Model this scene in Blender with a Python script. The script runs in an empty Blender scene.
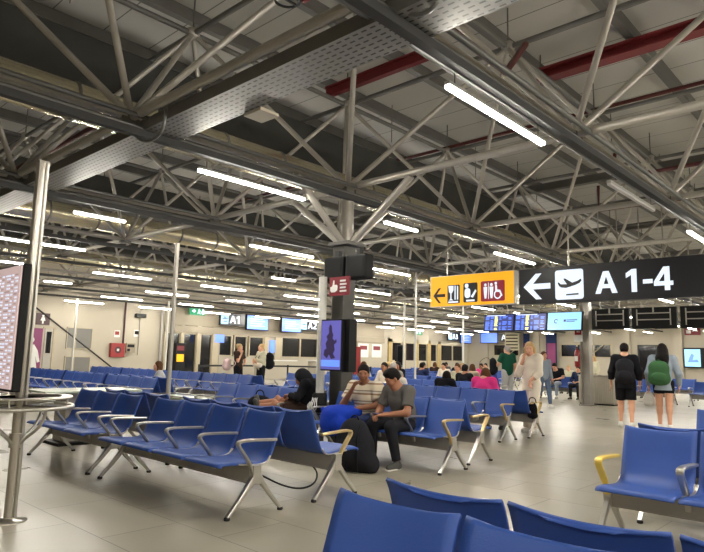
import bpy, math, random
import numpy as np
from math import sin, cos, pi, radians, atan2, hypot
from mathutils import Vector, Matrix
random.seed(7)
S = bpy.context.scene
C = S.collection

# ------------------------------------------------------------------ camera, world, exposure
yaw, pitch, roll, FL, CAMH = radians(42.909), radians(7.695), radians(1.389), 609.35, 1.3
f = Vector((cos(yaw)*cos(pitch), sin(yaw)*cos(pitch), sin(pitch)))
r0 = Vector((sin(yaw), -cos(yaw), 0)); u0 = r0.cross(f)
rr = cos(roll)*r0 + sin(roll)*u0; uu = -sin(roll)*r0 + cos(roll)*u0
cd = bpy.data.cameras.new('camera'); cam = bpy.data.objects.new('camera', cd); C.objects.link(cam)
cam.matrix_world = Matrix(((rr.x, uu.x, -f.x, 0), (rr.y, uu.y, -f.y, 0), (rr.z, uu.z, -f.z, CAMH), (0, 0, 0, 1)))
cd.sensor_width = 36; cd.lens = FL/704*36; cd.clip_start = .05; cd.clip_end = 200
S.camera = cam
W = bpy.data.worlds.new('night'); S.world = W; W.use_nodes = True
W.node_tree.nodes['Background'].inputs[0].default_value = (.012, .014, .02, 1)
W.node_tree.nodes['Background'].inputs[1].default_value = 1
S.view_settings.view_transform = 'Standard'; S.view_settings.look = 'None'
S.view_settings.exposure = 0.85; S.view_settings.gamma = 1
S.view_settings.use_curve_mapping = False
LAMP = 105.0
LAMP_COL = (1.0, .95, .84)

# ------------------------------------------------------------------ materials
def lin(c): return tuple((x/12.92 if x <= .04045 else ((x+.055)/1.055)**2.4) for x in c)
def hx(r, g, b): return lin((r/255, g/255, b/255))
def mat(name, col, rough=.5, metal=0, noise=0, nscale=6, bump=0, bscale=60, emit=0, coat=0, spec=.5):
    m = bpy.data.materials.new(name); m.use_nodes = True
    nt = m.node_tree; b = nt.nodes['Principled BSDF']
    b.inputs['Roughness'].default_value = rough; b.inputs['Metallic'].default_value = metal
    b.inputs['Specular IOR Level'].default_value = spec
    if coat: b.inputs['Coat Weight'].default_value = coat
    tc = nt.nodes.new('ShaderNodeTexCoord')
    nz = nt.nodes.new('ShaderNodeTexNoise'); nz.inputs['Scale'].default_value = nscale; nz.inputs['Detail'].default_value = 4
    nt.links.new(tc.outputs['Object'], nz.inputs['Vector'])
    rp = nt.nodes.new('ShaderNodeMix'); rp.data_type = 'RGBA'
    a = noise if noise else .06
    rp.inputs[6].default_value = tuple(max(0, c*(1-a)) for c in col)+(1,)
    rp.inputs[7].default_value = tuple(min(1, c*(1+a)) for c in col)+(1,)
    nt.links.new(nz.outputs[0], rp.inputs[0]); nt.links.new(rp.outputs[2], b.inputs['Base Color'])
    if bump:
        n2 = nt.nodes.new('ShaderNodeTexNoise'); n2.inputs['Scale'].default_value = bscale
        nt.links.new(tc.outputs['Object'], n2.inputs['Vector'])
        bp = nt.nodes.new('ShaderNodeBump'); bp.inputs['Strength'].default_value = bump; bp.inputs['Distance'].default_value = .01
        nt.links.new(n2.outputs[0], bp.inputs['Height']); nt.links.new(bp.outputs[0], b.inputs['Normal'])
    if emit:
        b.inputs['Emission Color'].default_value = tuple(col)+(1,); b.inputs['Emission Strength'].default_value = emit
    return m

M = {}
M['blue'] = mat('blue_polyurethane', hx(46, 80, 158), .5, noise=.08, nscale=3, bump=.08, bscale=150)
M['alu'] = mat('cast_aluminium', (.56, .54, .50), .32, .9)
M['alu_gold'] = mat('golden_aluminium', (.66, .50, .24), .34, .75)  # aluminium with a golden tone, for some end armrests
M['yellow_arm'] = mat('yellow_aluminium', (.78, .56, .10), .4, .15)  # stronger yellow tone, for one end armrest
M['beam'] = mat('grey_painted_steel', (.36, .335, .30), .42, .3)
M['clad'] = mat('dark_column_cladding', (.075, .072, .066), .3, .2)
M['window_grey'] = mat('grey_louvre', (.17, .165, .15), .5)
M['rubber'] = mat('black_rubber', (.012, .012, .012), .7)
M['tube'] = mat('galvanised_tube', (.42, .395, .35), .36, .4, noise=.14, nscale=5)
M['tube_dark'] = mat('grey_roof_tube', (.15, .145, .135), .5, .3, noise=.12)
M['steel_dark'] = mat('dark_grey_channel', (.055, .055, .055), .7, 0, spec=.2)
M['conduit'] = mat('conduit_steel', (.17, .17, .165), .4, .6)
M['red_pipe'] = mat('red_paint', (.17, .016, .02), .5)
M['red_dark'] = mat('dark_red_paint', (.085, .014, .013), .5)
M['duct'] = mat('dark_insulated_duct', (.040, .040, .035), .75, noise=.25, nscale=3, bump=.4, bscale=12)
M['spiral'] = mat('spiral_duct_metal', (.62, .56, .40), .26, .85, noise=.15, nscale=2)
M['stainless'] = mat('brushed_stainless', (.52, .49, .44), .28, .9, noise=.08)
M['pole_paint'] = mat('white_painted_pole', (.62, .61, .57), .45)
M['black'] = mat('black_plastic', (.008, .008, .009), .55, spec=.25)
M['black_gloss'] = mat('black_glass', (.006, .006, .008), .06, coat=.3)
M['white'] = mat('white_plastic', (.72, .72, .70), .45)
M['wall'] = mat('cream_wall_paint', hx(176, 168, 152), .8, noise=.04, nscale=.6)
M['wall_panel'] = mat('taupe_wall_panel', hx(150, 140, 122), .6, noise=.04)
M['frame'] = mat('beige_window_frame', hx(176, 164, 140), .5)
M['purple'] = mat('purple_panel', hx(128, 52, 98), .5)
M['maroon'] = mat('maroon_sign_film', hx(120, 38, 48), .45)
M['dark_maroon'] = mat('dark_maroon_sign_film', hx(66, 34, 40), .45)
M['red'] = mat('red_enamel', (.26, .018, .018), .35)
M['grey_door'] = mat('pale_grey_door', hx(170, 166, 156), .5)
M['wood'] = mat('pale_wood', hx(172, 150, 100), .5, noise=.2, nscale=2)
M['tabletop'] = mat('pale_green_laminate', hx(176, 186, 170), .35)
M['leaf'] = mat('leaf_green', (.06, .09, .03), .6, noise=.3)
M['pot'] = mat('pot_grey', (.2, .19, .17), .6)
M['belt'] = mat('black_webbing', (.02, .02, .022), .8)
M['lamp_on'] = mat('lit_diffuser', LAMP_COL, .4, emit=LAMP)
M['lamp_off'] = mat('unlit_diffuser', (.7, .7, .68), .4)
M['housing'] = mat('lamp_housing', (.45, .45, .43), .4, .4)
M['sign_black'] = mat('black_sign_face', (.012, .012, .017), .35)
M['sign_yellow'] = mat('yellow_backlit_face', hx(248, 176, 22), .5, emit=.36)
M['sign_white'] = mat('white_backlit_film', (.74, .82, .92), .5, emit=.42)
M['sign_red_lit'] = mat('maroon_backlit_film', hx(150, 40, 56), .5, emit=.2)
M['sign_dark'] = mat('dark_film', hx(36, 24, 8), .5)
M['exit_green'] = mat('green_backlit_face', (.008, .22, .09), .5, emit=.5)
M['scr_blue'] = mat('blue_screen', (.10, .20, .72), .3, emit=.75)
M['scr_pale'] = mat('pale_blue_screen', (.24, .50, .72), .3, emit=.75)
M['scr_text'] = mat('white_screen_text', (.6, .66, .85), .3, emit=.6)
M['scr_dkblue'] = mat('deep_blue_screen', (.035, .04, .16), .3, emit=.6)
M['scr_yellow'] = mat('yellow_screen_text', (.78, .8, .25), .3, emit=.9)
M['scr_violet'] = mat('violet_screen', (.075, .07, .26), .3, emit=.7)
M['scr_violet_dark'] = mat('violet_screen_figure', (.035, .025, .07), .3, emit=.3)
M['scr_pink'] = mat('pinkish_departures_screen', (.60, .46, .45), .3, emit=.35)
M['scr_pink_text'] = mat('grey_screen_text', (.46, .33, .34), .3, emit=.25)
M['night'] = mat('night_glass', (.010, .010, .012), .08)
M['skin'] = mat('light_skin', hx(214, 160, 130), .5)
M['skin_mid'] = mat('brown_skin', hx(160, 108, 80), .5)
M['skin_dark'] = mat('dark_brown_skin', hx(138, 90, 62), .5)
M['hair_black'] = mat('black_hair', (.010, .008, .008), .55, bump=.5, bscale=90, spec=.08)
M['hair_brown'] = mat('brown_hair', (.10, .045, .02), .55, bump=.5, bscale=90, spec=.08)
M['hair_blond'] = mat('blond_hair', (.50, .33, .15), .55, bump=.5, bscale=90, spec=.08)
M['hair_grey'] = mat('grey_hair', (.36, .33, .30), .6, bump=.5, bscale=90, spec=.08)
M['eye'] = mat('eye_dark', (.01, .008, .006), .2)
M['lips'] = mat('lips', (.30, .10, .08), .5)
M['cl_black'] = mat('black_cloth', (.012, .012, .015), .9, bump=.3, bscale=30, spec=.08)
M['cl_char'] = mat('charcoal_cloth', (.020, .020, .024), .9, bump=.3, bscale=30, spec=.08)
M['cl_grey'] = mat('grey_tshirt', (.115, .108, .10), .9, bump=.3, bscale=30, spec=.08)
M['cl_brown'] = mat('dark_brown_cloth', (.045, .028, .022), .9, bump=.3, bscale=30, spec=.08)
M['cl_white'] = mat('ivory_cloth', (.78, .70, .58), .85, bump=.3, bscale=25, spec=.08)
M['cl_cream'] = mat('pale_cream_cloth', (.55, .52, .38), .85, spec=.08)
M['cl_green'] = mat('dark_green_cloth', (.012, .075, .045), .85, spec=.08)
M['cl_olive'] = mat('green_canvas', (.045, .115, .050), .8, bump=.4, bscale=40, spec=.08)
M['cl_denim'] = mat('pale_blue_denim', (.30, .35, .42), .85, bump=.3, bscale=30, spec=.08)
M['cl_jean'] = mat('blue_jeans', (.12, .17, .26), .85, spec=.08)
M['cl_pink'] = mat('bright_pink_cloth', (.80, .055, .26), .8, spec=.08)
M['cl_tan'] = mat('beige_cloth', (.42, .33, .24), .85, spec=.08)
M['cl_blue'] = mat('royal_blue_cloth', (.012, .045, .40), .7, bump=.4, bscale=20, spec=.08)
M['cl_navy'] = mat('navy_cloth', (.02, .03, .08), .85, spec=.08)
M['cl_lgrey'] = mat('light_grey_cloth', (.42, .42, .42), .85, spec=.08)
M['shoe'] = mat('white_shoe', (.7, .68, .64), .6)
M['shoe_dark'] = mat('dark_shoe', (.05, .05, .045), .6)
M['pinkbag'] = mat('pale_pink_canvas', (.58, .42, .42), .7)

def node_mat(name):
    m = bpy.data.materials.new(name); m.use_nodes = True
    return m, m.node_tree, m.node_tree.nodes['Principled BSDF']
# striped shirt
m, nt, b = node_mat('striped_shirt_cloth')
tc = nt.nodes.new('ShaderNodeTexCoord'); sx = nt.nodes.new('ShaderNodeSeparateXYZ'); nt.links.new(tc.outputs['Object'], sx.inputs[0])
mu = nt.nodes.new('ShaderNodeMath'); mu.operation = 'MULTIPLY_ADD'; mu.inputs[1].default_value = 7.0; mu.inputs[2].default_value = .25
nt.links.new(sx.outputs[2], mu.inputs[0]); fr = nt.nodes.new('ShaderNodeMath'); fr.operation = 'FRACT'; nt.links.new(mu.outputs[0], fr.inputs[0])
cr = nt.nodes.new('ShaderNodeValToRGB'); cr.color_ramp.interpolation = 'CONSTANT'; e = cr.color_ramp.elements
e[0].position = 0; e[0].color = (.70, .60, .44, 1); e[1].position = .38; e[1].color = (.30, .18, .10, 1)
x = e.new(.55); x.color = (.60, .55, .45, 1); x = e.new(.72); x.color = (.22, .17, .12, 1); x = e.new(.82); x.color = (.70, .60, .44, 1)
nt.links.new(fr.outputs[0], cr.inputs[0]); nt.links.new(cr.outputs[0], b.inputs['Base Color']); b.inputs['Roughness'].default_value = .85
M['cl_stripe'] = m
# floor tiles
m, nt, b = node_mat('polished_stone_tiles')
def nmath(op, a, c=0.0, d=None):
    n_ = nt.nodes.new('ShaderNodeMath'); n_.operation = op
    for i_, q_ in enumerate((a, c) if d is None else (a, c, d)):
        if isinstance(q_, (int, float)): n_.inputs[i_].default_value = q_
        else: nt.links.new(q_, n_.inputs[i_])
    return n_.outputs[0]
tc = nt.nodes.new('ShaderNodeTexCoord'); sx = nt.nodes.new('ShaderNodeSeparateXYZ'); nt.links.new(tc.outputs['Object'], sx.inputs[0])
u_ = nmath('DIVIDE', nmath('SUBTRACT', sx.outputs[0], 2.127), .615); col_ = nmath('FLOOR', u_)
v_ = nmath('ADD', nmath('DIVIDE', nmath('SUBTRACT', sx.outputs[1], 4.34), 1.08), nmath('MULTIPLY', col_, .5))
du = nmath('MULTIPLY', nmath('FRACT', u_), .615); dv = nmath('MULTIPLY', nmath('FRACT', v_), 1.08)
joint = nmath('MAXIMUM', nmath('LESS_THAN', du, .0065), nmath('LESS_THAN', dv, .0065))
cb = nt.nodes.new('ShaderNodeCombineXYZ'); nt.links.new(col_, cb.inputs[0]); nt.links.new(nmath('FLOOR', v_), cb.inputs[1])
wn = nt.nodes.new('ShaderNodeTexWhiteNoise'); nt.links.new(cb.outputs[0], wn.inputs['Vector'])
tint = nt.nodes.new('ShaderNodeMix'); tint.data_type = 'RGBA'; nt.links.new(wn.outputs[0], tint.inputs[0])
tint.inputs[6].default_value = (.315, .288, .225, 1); tint.inputs[7].default_value = (.375, .345, .275, 1)
nz = nt.nodes.new('ShaderNodeTexNoise'); nz.inputs['Scale'].default_value = 1.3; nz.inputs['Detail'].default_value = 6; nz.noise_dimensions = '2D'
nt.links.new(tc.outputs['Object'], nz.inputs[0])
mr = nt.nodes.new('ShaderNodeMapRange'); mr.inputs[3].default_value = .88; mr.inputs[4].default_value = 1.12; nt.links.new(nz.outputs[0], mr.inputs[0])
vm = nt.nodes.new('ShaderNodeVectorMath'); vm.operation = 'SCALE'; nt.links.new(tint.outputs[2], vm.inputs[0]); nt.links.new(mr.outputs[0], vm.inputs['Scale'])
fin = nt.nodes.new('ShaderNodeMix'); fin.data_type = 'RGBA'; nt.links.new(joint, fin.inputs[0]); nt.links.new(vm.outputs[0], fin.inputs[6]); fin.inputs[7].default_value = (.07, .06, .045, 1)
nt.links.new(fin.outputs[2], b.inputs['Base Color'])
rm = nt.nodes.new('ShaderNodeMapRange'); rm.inputs[3].default_value = .22; rm.inputs[4].default_value = .42
nt.links.new(nz.outputs[0], rm.inputs[0]); nt.links.new(rm.outputs[0], b.inputs['Roughness'])
M['floor'] = m
# roof deck: faint joints
m, nt, b = node_mat('roof_deck_panels')
tc = nt.nodes.new('ShaderNodeTexCoord'); mp = nt.nodes.new('ShaderNodeMapping'); mp.inputs['Rotation'].default_value = (0, 0, radians(90))
nt.links.new(tc.outputs['Object'], mp.inputs[0])
br = nt.nodes.new('ShaderNodeTexBrick'); br.offset = 0; br.inputs['Scale'].default_value = 1
br.inputs['Brick Width'].default_value = 60; br.inputs['Row Height'].default_value = .9; br.inputs['Mortar Size'].default_value = .012
br.inputs['Color1'].default_value = (.52, .51, .475, 1); br.inputs['Color2'].default_value = (.49, .48, .45, 1); br.inputs['Mortar'].default_value = (.14, .13, .12, 1)
nt.links.new(mp.outputs[0], br.inputs['Vector']); nt.links.new(br.outputs[0], b.inputs['Base Color']); b.inputs['Roughness'].default_value = .6
M['deck'] = m
# perforated tray
m, nt, b = node_mat('perforated_galvanised_tray')
tc = nt.nodes.new('ShaderNodeTexCoord'); mp = nt.nodes.new('ShaderNodeMapping'); mp.inputs['Rotation'].default_value = (0, 0, radians(90))
nt.links.new(tc.outputs['Object'], mp.inputs[0])
br = nt.nodes.new('ShaderNodeTexBrick'); br.offset = 0.0; br.inputs['Scale'].default_value = 1
br.inputs['Brick Width'].default_value = .085; br.inputs['Row Height'].default_value = .06; br.inputs['Mortar Size'].default_value = .013
# slots sit at the middle of each cell: use the brick mask for one axis pair
sx = nt.nodes.new('ShaderNodeSeparateXYZ'); nt.links.new(tc.outputs['Object'], sx.inputs[0])
def slot(out, period, half):
    a = nt.nodes.new('ShaderNodeMath'); a.operation = 'DIVIDE'; a.inputs[1].default_value = period; nt.links.new(out, a.inputs[0])
    c = nt.nodes.new('ShaderNodeMath'); c.operation = 'FRACT'; nt.links.new(a.outputs[0], c.inputs[0])
    d = nt.nodes.new('ShaderNodeMath'); d.operation = 'LESS_THAN'; d.inputs[1].default_value = half; nt.links.new(c.outputs[0], d.inputs[0])
    return d.outputs[0]
s1 = slot(sx.outputs[0], .064, .30); s2 = slot(sx.outputs[1], .09, .6)
mm = nt.nodes.new('ShaderNodeMath'); mm.operation = 'MULTIPLY'; nt.links.new(s1, mm.inputs[0]); nt.links.new(s2, mm.inputs[1])
mx = nt.nodes.new('ShaderNodeMix'); mx.data_type = 'RGBA'; mx.inputs[6].default_value = (.24, .235, .22, 1); mx.inputs[7].default_value = (.035, .035, .035, 1)
nt.links.new(mm.outputs[0], mx.inputs[0]); nt.links.new(mx.outputs[2], b.inputs['Base Color'])
b.inputs['Metallic'].default_value = .3; b.inputs['Roughness'].default_value = .45
M['tray'] = m
# corrugated stainless
M['fins'] = mat('ribbed_stainless', (.58, .54, .46), .3, .6)

# ------------------------------------------------------------------ mesh builder
class MB:
    def __init__(s): s.v = []; s.f = []; s.mi = []; s.sm = []
    def add(s, v, f, mi=0, smooth=False):
        o = len(s.v); s.v += [tuple(p) for p in v]; s.f += [tuple(o+i for i in q) for q in f]
        s.mi += [mi]*len(f); s.sm += [smooth]*len(f); return s
    def box(s, a, b, mi=0):
        x0, y0, z0 = [min(p, q) for p, q in zip(a, b)]; x1, y1, z1 = [max(p, q) for p, q in zip(a, b)]
        return s.add([(x0,y0,z0),(x1,y0,z0),(x1,y1,z0),(x0,y1,z0),(x0,y0,z1),(x1,y0,z1),(x1,y1,z1),(x0,y1,z1)],
                     [(0,3,2,1),(4,5,6,7),(0,1,5,4),(1,2,6,5),(2,3,7,6),(3,0,4,7)], mi)
    def tube(s, p, q, r, r2=None, n=10, mi=0, cap=True):
        p = Vector(p); q = Vector(q); d = (q-p).normalized()
        a = d.cross(Vector((0,0,1)) if abs(d.z) < .9 else Vector((1,0,0))).normalized(); b = d.cross(a)
        r2 = r if r2 is None else r2
        v = [p+(a*cos(2*pi*i/n)+b*sin(2*pi*i/n))*r for i in range(n)]+[q+(a*cos(2*pi*i/n)+b*sin(2*pi*i/n))*r2 for i in range(n)]
        fs = [(i, (i+1) % n, n+(i+1) % n, n+i) for i in range(n)]
        s.add(v, fs, mi, True)
        if cap: s.add(v, [tuple(reversed(range(n))), tuple(range(n, 2*n))], mi)
        return s
    def path(s, pts, r, n=8, mi=0, closed=False, flat=None, up=None):
        """sweep; flat=(w,t): rectangular-ish section, w along up vector's cross"""
        P = [Vector(p) for p in pts]; N = len(P); v = []
        prev = None
        for i in range(N):
            d = ((P[(i+1) % N] if (closed or i < N-1) else P[i])-(P[i-1] if (closed or i > 0) else P[i])).normalized()
            if up is not None: a = Vector(up)-d*d.dot(Vector(up)); a.normalize()
            elif prev is None: a = d.cross(Vector((0,0,1)) if abs(d.z) < .9 else Vector((1,0,0))).normalized()
            else: a = (prev-d*prev.dot(d)).normalized()
            prev = a; b = d.cross(a)
            if flat:
                w, t = flat if not isinstance(flat[0], (list, tuple)) else flat[i]
                sec = [(-w,-t*.6),(-w*.8,-t),(w*.8,-t),(w,-t*.6),(w,t*.6),(w*.8,t),(-w*.8,t),(-w,t*.6)]
                v += [P[i]+a*x+b*y for x, y in sec]; n = 8
            else:
                rr_ = r[i] if isinstance(r, (list, tuple)) else r
                v += [P[i]+(a*cos(2*pi*k/n)+b*sin(2*pi*k/n))*rr_ for k in range(n)]
        fs = []
        for i in range(N if closed else N-1):
            j = (i+1) % N
            fs += [(i*n+k, i*n+(k+1) % n, j*n+(k+1) % n, j*n+k) for k in range(n)]
        s.add(v, fs, mi, not flat)
        if not closed: s.add(v, [tuple(reversed(range(n))), tuple(range((N-1)*n, N*n))], mi)
        return s
    def lathe(s, prof, c=(0,0,0), n=24, mi=0, smooth=True):
        v = []
        for r, z in prof: v += [(c[0]+r*cos(2*pi*i/n), c[1]+r*sin(2*pi*i/n), c[2]+z) for i in range(n)]
        fs = []
        for k in range(len(prof)-1): fs += [(k*n+i, k*n+(i+1) % n, (k+1)*n+(i+1) % n, (k+1)*n+i) for i in range(n)]
        s.add(v, fs, mi, smooth)
        return s.add(v, [tuple(reversed(range(n))), tuple(range((len(prof)-1)*n, len(prof)*n))], mi)
    def sphere(s, c, r, n=12, mi=0, sc=(1,1,1)):
        v = []; fs = []; h = n//2
        for i in range(1, h):
            t = pi*i/h
            v += [(c[0]+r*sc[0]*sin(t)*cos(2*pi*k/n), c[1]+r*sc[1]*sin(t)*sin(2*pi*k/n), c[2]+r*sc[2]*cos(t)) for k in range(n)]
        v += [(c[0], c[1], c[2]+r*sc[2]), (c[0], c[1], c[2]-r*sc[2])]
        for i in range(h-2): fs += [(i*n+k, (i+1)*n+k, (i+1)*n+(k+1) % n, i*n+(k+1) % n) for k in range(n)]
        T = len(v)-2
        fs += [(k, (k+1) % n, T) for k in range(n)]+[((h-2)*n+(k+1) % n, (h-2)*n+k, T+1) for k in range(n)]
        return s.add(v, fs, mi, True)
    def poly(s, pts, z0, z1, T, mi=0):
        """extrude 2D polygon pts; T maps (u,v,w)->xyz"""
        n = len(pts); v = [T(x, y, z0) for x, y in pts]+[T(x, y, z1) for x, y in pts]
        return s.add(v, [tuple(reversed(range(n))), tuple(range(n, 2*n))]+[(i, (i+1) % n, n+(i+1) % n, n+i) for i in range(n)], mi)
    def mesh(s, name, mats, bevel=0):
        me = bpy.data.meshes.new(name); me.from_pydata(s.v, [], s.f); me.validate(); 
        for x in (mats if isinstance(mats, (list, tuple)) else [mats]): me.materials.append(x if not isinstance(x, str) else M[x])
        if len(me.polygons) == len(s.mi):
            me.polygons.foreach_set('material_index', s.mi); me.polygons.foreach_set('use_smooth', s.sm)
        me.update()
        import bmesh
        bm = bmesh.new(); bm.from_mesh(me); bmesh.ops.recalc_face_normals(bm, faces=bm.faces); bm.to_mesh(me); bm.free()
        return me
    def obj(s, name, mats, parent=None, bevel=0, loc=None):
        o = bpy.data.objects.new(name, s.mesh(name, mats)); C.objects.link(o)
        if parent: o.parent = parent
        if loc: o.location = loc
        if bevel:
            md = o.modifiers.new('bevel', 'BEVEL'); md.width = bevel; md.segments = 2; md.limit_method = 'ANGLE'
        return o
def inst(name, me, parent=None, loc=(0,0,0), rz=0):
    o = bpy.data.objects.new(name, me); C.objects.link(o); o.parent = parent; o.location = loc; o.rotation_euler.z = rz
    return o
def tag(o, label, cat, group=None):
    o['label'] = label; o['category'] = cat
    if group: o['group'] = group
    return o
def thing(name, label, cat, loc=(0,0,0), rz=0, group=None):
    o = bpy.data.objects.new(name, None); C.objects.link(o); o.location = loc; o.rotation_euler.z = rz
    o.empty_display_size = .1
    return tag(o, label, cat, group)
def struct(name, mb, m, bevel=0):
    o = mb.obj(name, m, bevel=bevel); o['kind'] = 'structure'; return o
def smooth_pts(pts, it=2, closed=False):
    P = [Vector(p) for p in pts]
    for _ in range(it):
        Q = []
        n = len(P)
        if not closed: Q.append(P[0])
        for i in range(n if closed else n-1):
            a, b_ = P[i], P[(i+1) % n]
            Q += [a*.75+b_*.25, a*.25+b_*.75]
        if not closed: Q.append(P[-1])
        P = Q
    return P
GL = {'A': [[(0, 0), (.17, 0), (.225, .17), (.475, .17), (.53, 0), (.70, 0), (.44, .72), (.26, .72)], [(.27, .30), (.43, .30), (.35, .55)]],
 '1': [[(.16, 0), (.32, 0), (.32, .72), (.18, .72), (0, .60), (0, .45), (.16, .54)]],
 '-': [[(0, .24), (.28, .24), (.28, .37), (0, .37)]],
 '4': [[(.30, 0), (.45, 0), (.45, .15), (.54, .15), (.54, .28), (.45, .28), (.45, .72), (.28, .72), (0, .28), (0, .15), (.30, .15)], [(.14, .28), (.30, .28), (.30, .53)]],
 '2': [[(0, 0), (.50, 0), (.50, .13), (.22, .13), (.44, .34), (.50, .50), (.44, .66), (.26, .73), (.08, .68), (0, .54), (.14, .49), (.25, .59), (.34, .50), (.30, .40), (0, .12)]],
 '3': [[(0, .13), (.10, .02), (.26, -.01), (.44, .05), (.50, .19), (.46, .31), (.36, .37), (.46, .45), (.48, .57), (.40, .69), (.24, .73), (.08, .69), (.02, .57), (.14, .52), (.24, .60), (.33, .54), (.30, .44), (.16, .42), (.16, .31), (.30, .30), (.35, .19), (.25, .11), (.12, .18)]]}
def text(body, size, m, parent, T, offset=0, name='lettering', extrude=.004):
    """bold sans lettering; each character a piece of its own, size = character height / .72"""
    x_ = 0
    for ch in body:
        o = bpy.data.objects.new('lettering', None)
        loops = GL[ch]; cu = bpy.data.curves.new('lettering', 'CURVE'); cu.dimensions = '2D'; cu.fill_mode = 'BOTH'; cu.extrude = extrude
        for lp in loops:
            sp_ = cu.splines.new('POLY'); sp_.points.add(len(lp)-1); sp_.use_cyclic_u = True
            for q_, (a, b_) in enumerate(lp): sp_.points[q_].co = (a*size+x_, b_*size, 0, 1)
        tmp = bpy.data.objects.new('tmp', cu); me = bpy.data.meshes.new_from_object(tmp); bpy.data.objects.remove(tmp)
        bpy.data.objects.remove(o)
        me.materials.clear(); me.materials.append(M[m])
        o = bpy.data.objects.new('lettering', me); C.objects.link(o); o.parent = parent; o.matrix_local = T
        x_ += (max(p_[0] for p_ in loops[0])+.08)*size
    return o
def face_negx(x, y, z):   # text plane facing -X, reading direction -Y (left to right for the camera)
    return Matrix(((0, 0, -1, x), (-1, 0, 0, y), (0, 1, 0, z), (0, 0, 0, 1)))
def face_negy(x, y, z):
    return Matrix(((1, 0, 0, x), (0, 0, -1, y), (0, 1, 0, z), (0, 0, 0, 1)))

# ------------------------------------------------------------------ shell
WY, WX, X0, Y0, ZR = 30.0, 48.0, -5.0, -9.0, 7.15
struct('floor', MB().box((X0, Y0, -.1), (WX, WY, 0)), 'floor')
struct('ceiling', MB().box((X0, Y0, ZR), (WX, WY, ZR+.1)), 'deck')
struct('wall_far', MB().box((X0, WY, 0), (17.4, WY+.2, ZR)).box((17.4, WY, 2.9), (WX, WY+.2, ZR)).box((20.9, WY, 0), (WX, WY+.2, 1.25)), 'wall')
struct('wall_right', MB().box((WX, Y0, 0), (WX+.2, WY+.2, ZR)), 'wall')
struct('wall_left', MB().box((X0-.2, Y0, 0), (X0, WY+.2, ZR)), 'wall')
struct('wall_rear', MB().box((X0, Y0-.2, 0), (WX, Y0, ZR)), 'wall')
struct('baseboard_far', MB().box((X0, WY-.02, 0), (17.4, WY, .12)), 'wall_panel')
struct('baseboard_right', MB().box((WX-.02, Y0, 0), (WX, WY, .12)), 'wall_panel')

# far wall glazing (gates): header, mullions and dark night glass
struct('trim_1', MB().box((17.4, WY-.12, 2.5), (36, WY, 2.88)), 'wall_panel', .01)
struct('trim_2', MB().box((17.4, WY-.04, 2.9), (36, WY, 4.4)), 'wall_panel')
k = 0
def glazing(xa, xb, za, zb, mull=0.07, nm=None):
    global k; k += 1
    g = struct('window_%d' % k, MB().box((xa, WY+.05, za), (xb, WY+.08, zb)), 'night')
    fr_ = MB().box((xa, WY-.05, zb-mull), (xb, WY+.06, zb)).box((xa, WY-.05, za), (xb, WY+.06, za+mull))
    n = max(1, round((xb-xa)/1.55))
    for i in range(n+1):
        x_ = xa+(xb-xa)*i/n; fr_.box((x_-mull/2, WY-.05, za), (x_+mull/2, WY+.06, zb))
    fr_.obj('window_frame', 'frame', g)
for a in [(18.62, 19.45), (17.62, 18.42), (19.72, 20.5)]: glazing(a[0], a[1], .1, 2.5)
for a in [(21.0, 21.9), (22.1, 23.0), (23.2, 24.3)]: glazing(a[0], a[1], 1.25, 2.5)
glazing(25.8, 29.0, 1.25, 2.66)
glazing(30.2, 33.0, 1.25, 2.66)
for a in [(37.0, 38.2), (38.7, 39.9), (40.4, 41.6), (42.1, 43.0)]: glazing(a[0], a[1], .1, 2.66)
glazing(43.6, 47.2, 1.25, 2.66)
pb = MB()
for xa, xb in [(17.4, 17.6), (18.42, 18.62), (19.45, 19.72), (20.5, 20.95), (24.35, 24.7), (25.2, 25.7), (29.05, 30.1)]:
    pb.box((xa, WY-.1, 0), (xb, WY+.2, 2.9))
struct('trim_3', pb, 'frame')
pb = MB()
for xa, xb in [(36.5, 36.95), (38.25, 38.65), (39.95, 40.35), (41.65, 42.05), (43.05, 43.5)]: pb.box((xa, WY-.1, 0), (xb, WY+.2, 2.9))
struct('trim_6', pb, 'wood')
pb = MB().box((33.0, WY, 1.25), (36.5, WY+.2, 2.9)).box((24.7, WY, 1.25), (25.2, WY+.2, 2.9)).box((47.2, WY, 1.25), (48, WY+.2, 2.9)).box((36.5, WY-.1, 2.66), (47.3, WY, 3.0))
struct('trim_4', pb, 'wall')

# right wall windows (night) and pilasters
def rwin(n_, ya, yb, za, zb, nm):
    g = struct('window_%d' % n_, MB().box((WX-.03, ya, za), (WX+.01, yb, zb)), 'night')
    fr_ = MB().box((WX-.07, ya, zb-.07), (WX, yb, zb)).box((WX-.07, ya, za), (WX, yb, za+.07))
    for i in range(nm+1):
        y_ = ya+(yb-ya)*i/nm; fr_.box((WX-.07, y_-.05, za), (WX, y_+.05, zb))
    fr_.obj('window_frame', 'frame', g)
    y_ = ya+(yb-ya)*.45
    MB().tube((WX-.12, y_, za), (WX-.12, y_-1.2, zb-.1), .04).obj('diagonal_brace', 'frame', g)
rwin(30, 25.0, 27.4, 1.82, 2.82, 2); rwin(31, 17.3, 21.3, 1.8, 2.86, 3)
g = struct('door_2', MB().box((WX-.05, 13.5, .1), (WX, 15.3, 2.7)), 'night')
MB().box((WX-.1, 13.42, 0), (WX, 13.52, 2.8)).box((WX-.1, 15.28, 0), (WX, 15.38, 2.8)).box((WX-.1, 13.42, 2.7), (WX, 15.38, 2.8)).obj('door_frame', 'steel_dark', g)
pb = MB()
for y_ in (12.6, 16.2, 23.4, 28.2): pb.box((WX-.25, y_-.3, 0), (WX, y_+.3, 4.6))
struct('trim_5', pb, 'wall')

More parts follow.
